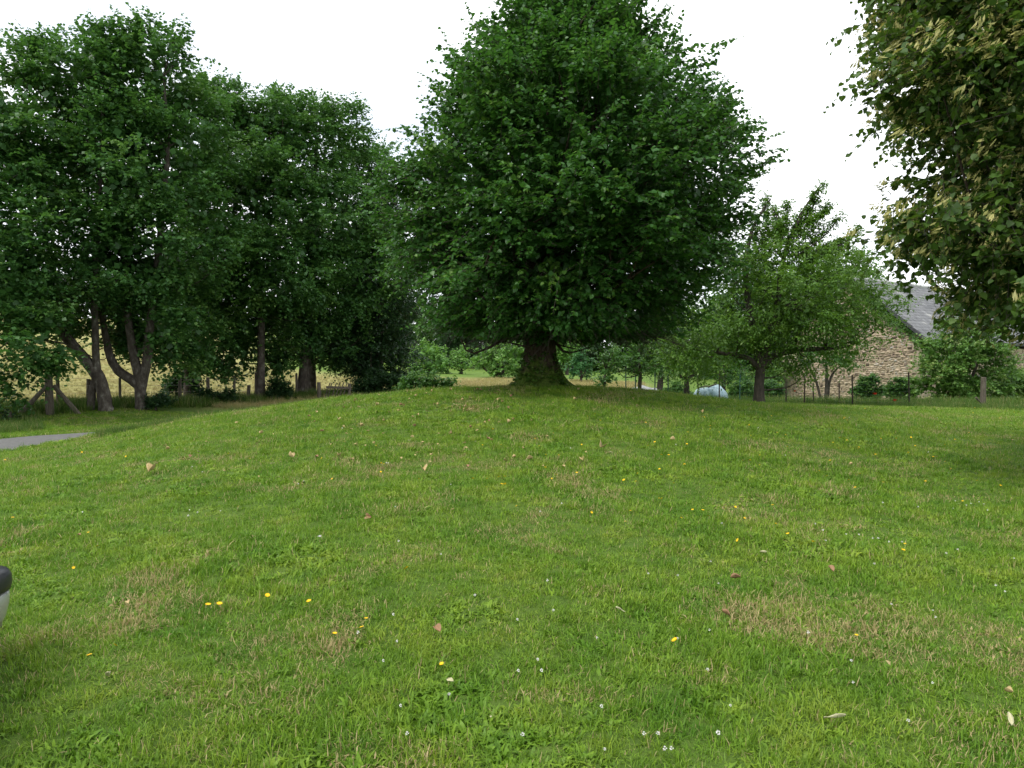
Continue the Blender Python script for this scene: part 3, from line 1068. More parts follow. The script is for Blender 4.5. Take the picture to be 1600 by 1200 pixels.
def garden_trees():
    gp = 'orchard trees round the mesh fence'
    kw = dict(leafm=M_SHRUB, barkm=M_BARKDARK, size=.10, per_m2=2.6, shoots=8, leaves=7, n_limbs=16, limb_r=.03, length=(.2, .45), cluster=.16)

    def stem(px, d, top, r, bend=0):
        b = GD(px, d)
        tp = P(px + bend, top, d)
        return ([b - (0, 0, .12), b + (0, 0, .1), b * .5 + tp * .5 + np.array([.03, 0, 0]), tp], [r * 1.3, r, r * .8, r * .35])
    simple_tree('pear_tree', 'small pruned fruit tree with pale stem right of the linden trunk', 'tree', gp, 940, 27, [stem(940, 27, 575, .07, 6)],
                px_lobes([(946, 580, 15), (955, 562, 16), (940, 592, 9), (968, 552, 15)], 27), seed=41, **kw)
    simple_tree('apple_tree', 'small umbrella-shaped fruit tree on a straight thin stem by the fence', 'tree', gp, 999, 29, [stem(999, 29, 545, .09)],
                px_lobes([(1000, 555, 32), (970, 560, 22), (1028, 552, 28), (1000, 535, 30), (955, 575, 12)], 29), seed=42, **kw)
    simple_tree('apple_tree', 'fruit tree with forked grey stem between linden and cherry', 'tree', gp, 1072, 31,
                [stem(1072, 31, 580, .14), ([P(1072, 592, 31), P(1058, 585, 31), P(1045, 575, 31)], [.08, .06, .03]), ([P(1072, 592, 31), P(1086, 584, 31), P(1100, 565, 31)], [.08, .06, .03])],
                px_lobes([(1070, 545, 45), (1035, 545, 30), (1110, 545, 40), (1085, 510, 40), (1050, 515, 30)], 31), seed=43, **{**kw, 'leafm': M_ORCHARD})
    simple_tree('plum_tree', 'stout old fruit tree in the garden behind the mesh fence', 'tree', gp, 1029, 40, [stem(1029, 40, 575, .2, 4)],
                px_lobes([(1035, 572, 24), (1015, 575, 20), (1058, 572, 22)], 40), seed=44, **kw)
    simple_tree('plum_tree', 'shaded round fruit tree in the garden behind the blue tarpaulin', 'tree', gp, 1130, 44, [stem(1130, 44, 575, .15)],
                px_lobes([(1120, 565, 34), (1150, 575, 30), (1095, 575, 24), (1165, 600, 18)], 44), seed=45, **kw)
    simple_tree('plum_tree', 'leafy fruit tree just left of the barn corner', 'tree', gp, 1208, 43, [stem(1208, 43, 580, .12)],
                px_lobes([(1208, 575, 30), (1190, 590, 20), (1215, 600, 15)], 43), seed=46, **{**kw, 'leafm': M_GARDEN})
    simple_tree('plum_tree', 'dark multi-stemmed small tree standing against the barn gable', 'tree', gp, 1291, 33,
                [stem(1291, 33, 565, .1), ([GD(1285, 33), P(1275, 595, 33), P(1262, 570, 33)], [.06, .05, .02]), ([GD(1293, 33), P(1298, 590, 33), P(1315, 570, 33)], [.06, .05, .02])],
                px_lobes([(1290, 552, 30), (1260, 555, 22), (1322, 555, 24)], 33), seed=47, **{**kw, 'leafm': M_SHRUB})
    simple_tree('oak_tree', 'broad tree rising behind the barn ridge', 'tree', None, 1310, 62, [stem(1310, 62, 440, .35)],
                px_lobes([(1315, 425, 42), (1275, 435, 50), (1350, 420, 28), (1240, 470, 50), (1300, 480, 50)], 62), seed=48, **{**kw, 'leafm': M_ORCHARD, 'size': .22, 'length': (.4, .9), 'cluster': .35, 'per_m2': 1.2})
    # big pale shrub before the barn
    simple_tree('elder_bush', 'large pale green flowering bush hiding the barn corner', 'bush', None, 1505, 31,
                [([GD(1500, 31) - (0, 0, .1), P(1495, 600, 31), P(1480, 550, 31)], [.09, .07, .03]), ([GD(1508, 31) - (0, 0, .1), P(1515, 600, 31), P(1535, 550, 31)], [.09, .07, .03])],
                px_lobes([(1500, 560, 55), (1470, 590, 42), (1535, 590, 42), (1495, 522, 32), (1535, 535, 34), (1465, 555, 32), (1500, 610, 40), (1555, 560, 24)], 31), seed=49,
                **{**kw, 'leafm': M_GARDEN, 'per_m2': 4.6, 'size': .12, 'shoots': 9})
    bushes = [
        ('laurel_bush', 'low dark bush between the barn gable and the pale bush', 1405, 34, [(1408, 600, 14), (1394, 612, 11), (1424, 612, 11), (1409, 618, 13)], M_SHRUB, .10),
        ('rose_bush', 'climbing leafy bush at the foot of the stone gable', 1352, 35, [(1352, 600, 12), (1364, 592, 9), (1344, 612, 11), (1360, 618, 11), (1372, 610, 9)], M_SHRUB, .10),
        ('currant_bush', 'loose green bush below the long barn wall at the right edge', 1585, 32, [(1585, 600, 28), (1610, 610, 30), (1570, 620, 18)], M_GARDEN, .10),
        ('gooseberry_bush', 'low leafy bush in the garden left of the fruit tree trunk', 1160, 36, [(1160, 604, 15), (1145, 610, 10), (1172, 612, 10)], M_SHRUB, .09),
        ('gooseberry_bush', 'low leafy bush between the fruit tree trunk and the barn corner', 1207, 37, [(1207, 606, 13), (1216, 614, 10), (1198, 615, 9)], M_SHRUB, .09),
        ('gooseberry_bush', 'low leafy bush behind the mesh fence left of the blue tarpaulin', 1060, 37, [(1058, 606, 11), (1045, 612, 9), (1072, 613, 8)], M_SHRUB, .09),
        ('hazel_bush', 'rounded green bush at the lawn edge left of the linden', 672, 22, [(650, 598, 17), (675, 597, 17), (698, 600, 13), (635, 602, 13)], M_SHRUB, .075),
        ('bramble_bush', 'dark low thicket under the boughs beside the rustic gate', 580, 35, [(580, 598, 18), (562, 603, 11), (602, 598, 18), (622, 598, 15)], M_DARKLEAF, .08),
        ('bramble_bush', 'tangled dark bush among the fence posts under the maples', 325, 31, [(318, 618, 15), (335, 622, 12), (360, 618, 13)], M_DARKLEAF, .08),
        ('bramble_bush', 'leafy scrub at the foot of the swan-necked maple', 243, 27, [(245, 630, 14), (258, 622, 11), (235, 636, 9)], M_DARKLEAF, .08),
        ('bramble_bush', 'leafy scrub between the straight maple and the thick-trunked one', 435, 33, [(435, 602, 16), (448, 612, 13), (425, 614, 10)], M_DARKLEAF, .08),
        ('bramble_bush', 'low dark scrub spreading at the left edge before the braced post', 15, 22.5, [(12, 660, 14), (-10, 655, 20), (30, 664, 9)], M_DARKLEAF, .08),
        ('holly_bush', 'small dark round bush alone in the dry field behind the braced post', 47, 42, [(47, 612, 9), (44, 618, 9), (50, 620, 8)], M_DARKLEAF, .10),
        ('bramble_bush', 'dark scrub behind the slender maple stem', 275, 34, [(272, 605, 16), (300, 600, 14), (285, 590, 12)], M_DARKLEAF, .09),
    ]
    for i, (nm, lb, px, d, lo, m, sz) in enumerate(bushes):
        simple_tree(nm, lb, 'bush', None, px, d, [([GD(px, d) - (0, 0, .05), GD(px, d) + (0, 0, .3), P(lo[0][0], lo[0][1], d)], [.05, .04, .015])],
                    px_lobes(lo, d), seed=60 + i, leafm=m, barkm=M_BARKDARK, size=sz, per_m2=26, shoots=7, leaves=7, n_limbs=8, limb_r=.02, length=(.12, .3), cluster=.1)


garden_trees()


def far_trees():
    kw = dict(barkm=M_BARKDARK, per_m2=1.3, shoots=7, leaves=7, n_limbs=10, limb_r=.06, length=(.4, .9), cluster=.3)

    def stem(px, d, top, r):
        b = GD(px, d)
        return ([b - (0, 0, .2), b + (0, 0, .3), P(px, top, d)], [r * 1.3, r, r * .4])
    simple_tree('meadow_tree', 'spreading round tree at the far side of the dry meadow above the hazel bush', 'tree', None, 668, 75, [stem(668, 75, 565, .25)],
                px_lobes([(668, 562, 27), (645, 568, 20), (690, 566, 18)], 75), M_FAR, size=.26, seed=81, **kw)
    simple_tree('meadow_tree', 'narrow greyish tree between two round ones across the meadow', 'tree', None, 721, 76, [stem(721, 76, 560, .14)],
                px_lobes([(721, 562, 14), (720, 548, 10), (724, 573, 12)], 76), M_FAR, size=.22, seed=82, **kw)
    simple_tree('meadow_tree', 'broad bushy tree with several stems left of the linden trunk', 'tree', None, 781, 66,
                [stem(778, 66, 565, .2), stem(785, 66, 565, .2), ([GD(775, 66), P(765, 583, 66), P(755, 575, 66)], [.13, .10, .05])],
                px_lobes([(780, 558, 28), (758, 564, 19), (805, 563, 21), (782, 545, 18)], 66), M_FAR, size=.24, seed=83, **kw)
    simple_tree('young_tree', 'young round-headed tree on a thin stem right of the linden trunk', 'tree', None, 908, 60, [stem(908, 60, 560, .10)],
                px_lobes([(908, 573, 18), (897, 576, 12), (919, 576, 12), (908, 560, 12), (908, 549, 6)], 60), M_FARBLUE, size=.17, seed=84, **{**kw, 'per_m2': 2.4, 'cluster': .15, 'length': (.2, .45)})
    simple_tree('meadow_tree', 'pale-leaved tree peeping past the linden trunk before the wood', 'tree', None, 886, 88, [stem(886, 88, 560, .2)],
                px_lobes([(886, 548, 20), (875, 560, 14), (892, 532, 14)], 88), M_FAR, size=.3, seed=85, **kw)
    # far wood: a few crowns built once, then set out as individuals along the back of the meadow
    protos = []
    for i in range(3):
        lo = [(0, 0, 5.2, 3.4, 3.2, 3.0), (2.2, .5, 3.6, 2.6, 2.4, 2.2), (-2.2, -.3, 3.8, 2.7, 2.5, 2.3), (.3 * i, 0, 7.6, 2.2, 2.2, 1.8), (1.5, -.5, 2.0, 2.5, 2.2, 1.6), (-1.6, 0, 2.0, 2.4, 2.2, 1.6)]
        rg = np.random.default_rng(300 + i)
        lo = [tuple(np.array(q) + np.append(rg.normal(0, .4, 3), np.zeros(3))) for q in lo]
        e, o = ends_on_lobes(lo, .9, rg, .25)
        pos, a, nr, s, tint = make_foliage(e, o, rg, 6, 6, .38, .3, (.5, 1.0), .4)
        v, f = leaf_arrays(pos, a, nr, s, T_RHOMB, F_RHOMB)
        mb = MB()
        pts, rad = catmull([(0, 0, -.5), (0, 0, .2), (.1, 0, 3), (0, .1, 7)], [.5, .36, .28, .1], 4)
        mb.tube(pts, rad, 8, .05)
        tr = mb.build('trunk', M_BARKDARK, smooth=True)
        tm = tr.data
        bpy.data.objects.remove(tr)
        protos.append((mesh_np('crown', v, f, M_SHRUB if i == 2 else M_DARKLEAF, np.repeat(tint, 4)), tm))
    spots = []
    rg = np.random.default_rng(5)
    for px in range(470, 1225, 42):
        spots.append((px + rg.uniform(-12, 12), 122 + rg.uniform(-8, 12), rg.uniform(.85, 1.15)))
    for px in range(-120, 470, 75):
        spots.append((px + rg.uniform(-25, 25), 150 + rg.uniform(-10, 15), rg.uniform(.8, 1.1)))
    for px in (1130, 1180, 1235, 1640, 1720):
        spots.append((px, 72 + rg.uniform(-4, 6), rg.uniform(.8, 1.0)))
    for i, (px, d, sc) in enumerate(spots):
        b = GD(px, d)
        t = empty('woodland_tree', b, ('leafy tree on the crest of the slope far behind the maples' if d > 138 else 'leafy tree behind the garden orchard beside the barn' if d < 90 else 'dark leafy tree in the far wood closing off the meadow'), 'tree', 'trees of the far wood' if d > 90 else 'trees behind the orchard')
        t.scale = (sc, sc, sc * rg.uniform(1.05, 1.4))
        t.rotation_euler.z = rg.uniform(0, 6.28)
        cm, tm = protos[i % 3]
        link('crown', cm, t)
        link('trunk', tm, t)


far_trees()


# ------------------------------------------------------------------ the barn
M_MORTAR = noisy_mat('lime_mortar', [(.3, (.30, .235, .16)), (.55, (.40, .325, .23)), (.8, (.47, .39, .285))], 3.5, bstr=.6, bdist=.03, detail=8)
M_RIDGE = noisy_mat('mortared_ridge', [(.3, (.30, .30, .30)), (.7, (.48, .48, .47))], 4, bstr=.3)
M_VERGE = noisy_mat('dark_verge_board', [(.3, (.030, .032, .036)), (.7, (.070, .070, .075))], 8, bstr=.3)
M_QUOIN = noisy_mat('grey_quoin_stone', [(.3, (.22, .185, .14)), (.6, (.33, .275, .20)), (.8, (.39, .33, .25))], 6, bstr=.5)


def tint_mat(name, stops, scale=20, rough=.85, spec=.2):
    m, n, l, out = new_mat(name)
    a = n.new('ShaderNodeAttribute')
    a.attribute_name = 'tint'
    c = ramp(n, l, a.outputs['Fac'], stops)
    f = noise(n, l, scale, 6, .65, objvec(n))
    c = mixc(n, l, .55, c, ramp(n, l, f, [(.3, (.45, .45, .45)), (.7, (1.25, 1.25, 1.25))]), 'MULTIPLY')
    principled(n, l, out, c, rough, spec, 0, bump(n, l, f, .4, .01))
    return m


M_STONE = tint_mat('field_stone', [(0, (.09, .065, .05)), (.18, (.22, .17, .13)), (.5, (.38, .300, .215)), (.8, (.46, .375, .280)), (1, (.37, .345, .31))], 9)
M_SLATE = tint_mat('roof_slate', [(0, (.115, .116, .122)), (.5, (.165, .165, .170)), (.9, (.22, .22, .222)), (1, (.31, .305, .29))], 6, rough=.6, spec=.4)


def barn():
    rg = np.random.default_rng(91)
    O = np.array([17.9, 40.0])
    e = unit(np.array([.794, .608]))
    g = np.array([e[1], -e[0]])
    wr, wl, L = 3.67, 4.1, 26.0
    zb, zr, ze = -1.1, 5.92, 2.79
    slope = (zr - ze) / wr
    zl = zr - slope * wl
    t = empty('stone_barn', (O[0], O[1], -.75), 'long stone barn with grey slate roof, gable half hidden by trees', 'barn')
    org = np.array([O[0], O[1], -.75])

    def W(a, b, z):
        """a along the ridge, b across (to the near side), z up."""
        q = O + e * a + g * b
        return np.array([q[0], q[1], z])
    # walls as solid slabs
    th = .5
    mb = MB()
    pr = [(-wl, zb), (wr, zb), (wr, ze), (0, zr), (-wl, zl)]
    for a0, a1 in ((0, th), (L - th, L)):
        f0 = [W(a0, b, z - (.06 if z > 0 else 0)) for b, z in pr]
        f1 = [W(a1, b, z - (.06 if z > 0 else 0)) for b, z in pr]
        n = 5
        mb.add(f0 + f1, [tuple(range(n))[::-1], tuple(range(n, 2 * n))] + [(i, (i + 1) % n, (i + 1) % n + n, i + n) for i in range(n)])
    for b0, b1, zt in ((wr - th, wr, ze - .45), (-wl, -wl + th, zl - .45)):
        vs = [W(a, b, z) for z in (zb, zt) for b in (b0, b1) for a in (th, L - th)]
        mb.add(vs, [(0, 2, 3, 1), (4, 5, 7, 6), (0, 1, 5, 4), (2, 6, 7, 3), (0, 4, 6, 2), (1, 3, 7, 5)])
    wall = mb.build('wall', M_MORTAR, t, origin=org)
    # field stones, each proud of the mortar
    V, F, TT = [], [], []

    def stones(fn, u0, u1, z0, top):
        z = z0
        while z < 6:
            h = rg.uniform(.06, .12)
            u = u0 + rg.uniform(0, .2)
            while u < u1 - .08:
                w = rg.uniform(.08, .28)
                if u + w < u1 and z + h < min(top(u), top(u + w)) - .16 and rg.random() < .93:
                    j = lambda s=.028: rg.uniform(-s, s)
                    p = rg.uniform(.012, .045)
                    c = [(u + .02 + j(), z + .014 + j()), (u + w - .02 + j(), z + .014 + j()), (u + w - .03 + j(), z + h - .014 + j()), (u + .03 + j(), z + h - .014 + j())]
                    o = len(V)
                    for dep in (-.01, p):
                        for k, (uu, zz) in enumerate(c):
                            s = .0 if dep < 0 else .018
                            cu, cz = u + w / 2, z + h / 2
                            V.append(fn(uu + (cu - uu) * s * 3, zz + (cz - zz) * s * 3 + .05 * math.sin(uu * 2.3 + zz) + .03 * math.sin(uu * 6.1), dep) - org)
                    F.extend([(o + 4, o + 5, o + 6, o + 7)] + [(o + k, o + (k + 1) % 4, o + 4 + (k + 1) % 4, o + 4 + k) for k in range(4)])
                    tv = rg.choice([rg.uniform(0, .2), rg.uniform(.25, .9), rg.uniform(.9, 1)], p=[.16, .76, .08])
                    TT.extend([tv] * 8)
                u += w
            z += h
    stones(lambda u, z, d: W(-d, u, z), -wl + .3, wr - .3, zb, lambda u: zr - slope * abs(u))
    stones(lambda u, z, d: W(u, wr + d, z), .5, L, zb, lambda u: ze - .4)
    tag(link('stonework', mesh_np('stonework', np.array(V), np.array(F), M_STONE, np.array(TT)), t), kind='stuff')
    # corner stones
    for b, s in ((-wl, 1), (wr, -1)):
        z = zb
        k = 0
        zt = (zl if b < 0 else ze) - .5
        while z < zt:
            h = rg.uniform(.24, .34)
            wdt = .55 if k % 2 else .34
            q = MB()
            vs = [W(a, bb, zz) for zz in (z + .01, z + h - .01) for bb in (b - s * .05, b + s * wdt) for a in (-.055, .34 if k % 2 else .55)]
            q.add(vs, [(0, 2, 3, 1), (4, 5, 7, 6), (0, 1, 5, 4), (2, 6, 7, 3), (0, 4, 6, 2), (1, 3, 7, 5)])
            q.build('corner_stone', M_QUOIN, wall, origin=org)
            z += h
            k += 1
    # roof: a deck under each slope, slates laid in courses, ridge and verge boards
    rt = MB()
    for sgn, w, zz in ((1, wr, ze), (-1, wl, zl)):
        ext = .22
        b0, b1 = 0, w + ext
        z1 = zr - slope * b1
        vs = [W(a, sgn * b, z + dz) for dz in (0, .07) for b, z in ((b0, zr), (b1, z1)) for a in (-.14, L + .14)]
        rt.add(vs, [(0, 2, 3, 1), (4, 5, 7, 6), (0, 1, 5, 4), (2, 6, 7, 3), (0, 4, 6, 2), (1, 3, 7, 5)])
    roof = rt.build('roof', M_VERGE, t, origin=org)
    V, F, TT = [], [], []
    for sgn, w in ((1, wr), (-1, wl)):
        tot = w + .25
        nc = int(tot / .19)
        for c in range(nc):
            b0, b1 = tot * c / nc, tot * (c + 1.12) / nc
            a = -.16 + (c % 2) * .13
            band = .12 * math.sin(c * .6)
            while a < L + .1:
                wd = .26
                lift0, lift1 = .076 + rg.uniform(0, .004), .092 + rg.uniform(0, .012)
                o = len(V)
                for bb, lf in ((b0, lift0), (b1, lift1), (b1, lift1 - .014)):
                    for aa in (a + .006, a + wd - .006):
                        V.append(W(aa, sgn * bb, zr - slope * bb + lf) - org)
                F.extend([(o, o + 1, o + 3, o + 2), (o + 2, o + 3, o + 5, o + 4)] if sgn < 0 else [(o, o + 2, o + 3, o + 1), (o + 2, o + 4, o + 5, o + 3)])
                pale = .35 if abs(a - 3.2 - c * .02) < .2 else 0
                tv = np.clip(rg.normal(.45, .17) + band + pale + (.5 if rg.random() < .012 else 0), 0, 1)
                TT.extend([tv] * 6)
                a += wd
    tag(link('slates', mesh_np('slates', np.array(V), np.array(F), M_SLATE, np.array(TT)), roof), kind='stuff')
    a = -.18
    while a < L + .1:
        q = MB()
        q.tube([W(a, 0, zr + .06), W(a + .43, 0, zr + .06 + rg.uniform(-.01, .01))], [.12, .12], 8)
        q.build('ridge_tile', M_RIDGE, roof, origin=org, smooth=False)
        a += .45
    for sgn, w, zz in ((1, wr, ze), (-1, wl, zl)):
        q = MB()
        b1 = w + .24
        vs = [W(aa, sgn * b, z) for aa in (-.20, -.165) for b, z in ((.02, zr - .10), (b1, zr - slope * b1 - .10), (b1, zr - slope * b1 + .06), (.02, zr + .06))]
        q.add(vs, [(0, 1, 2, 3), (7, 6, 5, 4), (0, 4, 5, 1), (1, 5, 6, 2), (2, 6, 7, 3), (3, 7, 4, 0)])
        q.build('verge_board', M_VERGE, roof, origin=org)
    # gutter along the near eave
    q = MB()
    b1 = wr + .27
    q.tube([W(-.1, b1 + .05, zr - slope * b1 - .02), W(L, b1 + .05, zr - slope * b1 - .06)], [.06, .06], 8)
    q.build('gutter', M_VERGE, roof, origin=org)
    # ivy creeping under the verge
    n = 900
    bb = np.abs(rg.normal(1.6, 1.1, n))
    bb = bb[(bb < wr)]
    n = len(bb)
    off = np.abs(rg.normal(0, .28, n)) + .02
    pos = np.array([W(-.03 - rg.uniform(0, .12), b, zr - slope * b - .1 - o) for b, o in zip(bb, off)])
    nv = np.array([-e[0], -e[1], .5])
    vv, ff = leaf_arrays(pos - org, rg.normal(0, 1, (n, 3)) - np.array([0, 0, .8]), nv + rg.normal(0, .5, (n, 3)), rg.uniform(.08, .16, n), T_HEART, F_HEART)
    iv = tag(link('ivy', mesh_np('ivy', vv, ff, M_SHRUB, np.repeat(rg.uniform(.2, 1, n), 6)), None, org), 'ivy creeping along the gable edge below the slates', 'ivy')


barn()

# ------------------------------------------------------------------ fences
def wood_post(name, a, b, r, parent, origin, mat=M_WOODPOST, n=8):
    a, b = np.array(a, float), np.array(b, float)
    mb = MB()
    m1 = a + (b - a) * .5 + np.array([random.uniform(-.01, .01), 0, 0])
    mb.tube([a, m1, b - (b - a) * .02, b], [r * 1.05, r, r * .97, r * .8], n, .08)
    return mb.build(name, mat, parent, origin=origin)


def left_fence():
    random.seed(4)
    posts = [(92, 27.2, 1.15), (136, 27.6, 1.0), (148, 27.3, .95), (187, 28.4, 1.05), (213, 28.8, 1.0), (280, 30.6, 1.15), (326, 31.6, 1.1), (365, 32.6, 1.15), (387, 33.0, .75), (399, 33.0, 1.3), (433, 33.8, 1.1), (463, 34.6, 1.15)]
    b0 = GD(280, 30.6)
    t = empty('wire_fence', b0, 'old wire fence on crooked wooden posts running under the maples', 'fence')
    pts = []
    for px, d, h in posts:
        g = GD(px, d)
        top = g + np.array([random.uniform(-.06, .06), random.uniform(-.05, .05), h])
        wood_post('post', g - (0, 0, .3), top, random.uniform(.05, .08), t, b0)
        pts.append(g)
    for k in range(4):
        mb = MB()
        line = [GD(-40, 25.0) + (0, 0, .25 + k * .25)] + [p + np.array([0, -.06, .25 + k * .25 + random.uniform(-.02, .02)]) for p in pts]
        mb.tube(line, [.005] * len(line), 4)
        mb.build('wire', M_WIRE, t, origin=b0)
    # the straining post with its two struts
    g = GD(78, 24.6)
    s = empty('straining_post', g, 'stout weathered fence post propped by two diagonal struts beside the lane', 'post')
    wood_post('post', g - (0, 0, .4), g + np.array([-.05, 0, 1.30]), .125, s, g, n=10)
    wood_post('strut', g + np.array([-.75, -.55, -.05]), g + np.array([-.08, -.08, .92]), .075, s, g)
    wood_post('strut', g + np.array([.78, .25, -.02]), g + np.array([.07, .06, .95]), .075, s, g)
    # tall thin stake behind it
    g = GD(88, 26.4)
    wood = empty('stake', g, 'thin pale stake with a forked top behind the straining post', 'stake')
    wood_post('shaft', g - (0, 0, .2), g + np.array([.02, 0, 1.75]), .035, wood, g)
    wood_post('fork', g + np.array([.01, 0, 1.1]), g + np.array([.22, .05, 1.65]), .015, wood, g)
    # rustic gate
    b = GD(524, 33.0)
    gt = empty('picket_gate', b, 'broken rustic wooden gate with leaning thin pickets under the dark boughs', 'gate')
    for px, h, r in ((499, .78, .085), (545, .72, .07)):
        q = GD(px, 33.0)
        wood_post('gate_post', q - (0, 0, .2), q + np.array([random.uniform(-.03, .03), 0, h]), r, gt, b)
    for i, px in enumerate((505, 510, 516, 521, 527, 532)):
        q = GD(px, 32.9)
        wood_post('picket', q - (0, 0, .1), q + np.array([.26 + random.uniform(-.04, .05), 0, 0.80 - .06 * random.random()]), .024, gt, b, n=6)
    for h in (.55,):
        mb = MB()
        mb.box((GD(510, 32.85) * .5 + GD(548, 32.85) * .5) + np.array([0, 0, h]), (1.08, .05, .10), Matrix.Rotation(.03, 3, 'Y'))
        mb.build('rail', M_WOODPOST, gt, origin=b)


left_fence()


def mesh_fence():
    random.seed(9)
    b0 = GD(1256, 28)
    t = empty('mesh_fence', b0, 'wire mesh fence on thin metal posts along the far edge of the lawn', 'fence')
    posts = [(978, 31, 1.15, 1), (993, 31.2, 1.0, 1), (1023, 31, 1.2, 1), (1044, 31, 1.1, 1), (1092, 30.2, 1.15, 0), (1124, 29.8, 1.25, 0), (1156, 29.4, 1.1, 1), (1229, 28.6, .85, 0), (1257, 28, 1.1, 0), (1272, 28.6, .8, 0), (1312, 28.3, .85, 0),
             (1333, 27, 1.12, 0), (1422, 26, 1.2, 0)]
    heads = []
    for px, d, h, green in posts:
        g = GD(px, d)
        lean = random.uniform(-.05, .05)
        mb = MB()
        mb.tube([g - (0, 0, .3), g + np.array([lean, 0, h])], [.026, .024], 6)
        mb.build('post', M_GREENMETAL if green else M_IRON, t, origin=b0)
        if h > 1: heads.append((g, h))
    for (g0, h0), (g1, h1) in zip(heads[:-1], heads[1:]):
        mb = MB()
        n = max(3, int(np.linalg.norm(g1 - g0) / .1))
        for k in range(9):
            z = .05 + k * .12
            mb.tube([g0 + (0, 0, z), (g0 + g1) / 2 + np.array([0, 0, z - .01]), g1 + (0, 0, z)], [.0022] * 3, 3, cap=False)
        for k in range(1, n):
            p = g0 + (g1 - g0) * k / n
            mb.tube([p + (0, 0, .04), p + (0, 0, 1.02)], [.0018] * 2, 3, cap=False)
        tag(mb.build('mesh_panel', M_GREENMETAL, t, origin=b0), kind='stuff')
    g = GD(1536, 24.5)
    w = empty('fence_post', g, 'thick mossy wooden post standing in weeds before the pale bush', 'post')
    wood_post('shaft', g - (0, 0, .3), g + np.array([.02, 0, 1.0]), .085, w, g, n=10)
    wood_post('stub', g + np.array([-.02, -.05, .1]), g + np.array([-.28, -.1, .35]), .03, w, g)


mesh_fence()

# ------------------------------------------------------------------ covered heaps in the garden
def heap(name, label, px, d, sx, sy, sz, mat, seed, part):
    rg = np.random.default_rng(seed)
    g = GD(px, d)
    t = empty(name, g, label, 'heap')
    nu, nv = 48, 20
    ph = rg.uniform(0, 6.28, 8)
    V = []
    for j in range(nv + 1):
        f = j / nv
        for i in range(nu):
            a = 2 * math.pi * i / nu
            r = (1 - f ** 2.6)
            fold = 1 + .07 * math.sin(7 * a + ph[0] + 2 * math.sin(3 * a)) * (1 - f) + .05 * math.sin(15 * a + ph[1]) * (1 - f)
            ca, sa = math.cos(a), math.sin(a)
            sq = (abs(ca) ** 3 + abs(sa) ** 3) ** (-1 / 3)
            z = sz * (f ** .75) * (1 + .16 * math.sin(2 * a + ph[2]) * (.3 + f * (1 - f) * 2.5) + .10 * math.sin(5 * a + ph[3] + f * 5) * (1 - f) + .05 * math.sin(11 * a + f * 9) * (1 - f))
            V.append((sx * r ** .35 * ca * sq * fold, sy * r ** .35 * sa * sq * fold, z - .08))
    V = np.array(V)
    for _ in range(14):
        c = rg.uniform(-1, 1, 2) * (sx, sy) * .8
        V[:, 2] += rg.uniform(-.10, .16) * np.exp(-((V[:, 0] - c[0]) ** 2 + (V[:, 1] - c[1]) ** 2) / (.10 ** 2 + .12 * rg.random() ** 2)) * (V[:, 2] > .1)
    i = np.arange((nv + 1) * nu).reshape(nv + 1, nu)
    F = np.stack([i[:-1], np.roll(i[:-1], -1, 1), np.roll(i[1:], -1, 1), i[1:]], -1).reshape(-1, 4)
    link(part, mesh_np(part, np.array(V), F, mat, smooth=True), t)
    return t, g


M_TARP = noisy_mat('pale_blue_tarpaulin', [(.28, (.10, .16, .18)), (.45, (.24, .36, .40)), (.6, (.34, .46, .49)), (.8, (.46, .52, .52))], 5, rough=.5, spec=.4, bstr=.5, bdist=.06)
M_SHEET = noisy_mat('pale_grey_sheeting', [(.3, (.20, .20, .19)), (.5, (.30, .31, .30)), (.62, (.24, .20, .13)), (.8, (.17, .13, .08))], 2.5, rough=.6, bstr=.5, bdist=.05)
t, g = heap('covered_heap', 'heap under a pale blue tarpaulin behind the mesh fence', 1110, 33, .74, .6, .72, M_TARP, 1, 'tarpaulin')
wood_post('plank', (-.15, -.1, .70), (.22, -.16, .84), .035, t, (0, 0, 0))
wood_post('plank', (-.5, -.1, .68), (-.1, .1, .76), .03, t, (0, 0, 0))
t, g = heap('covered_heap', 'low long heap under pale grey sheeting left of the blue tarpaulin', 1004, 34, 1.0, .7, .64, M_SHEET, 2, 'sheeting')


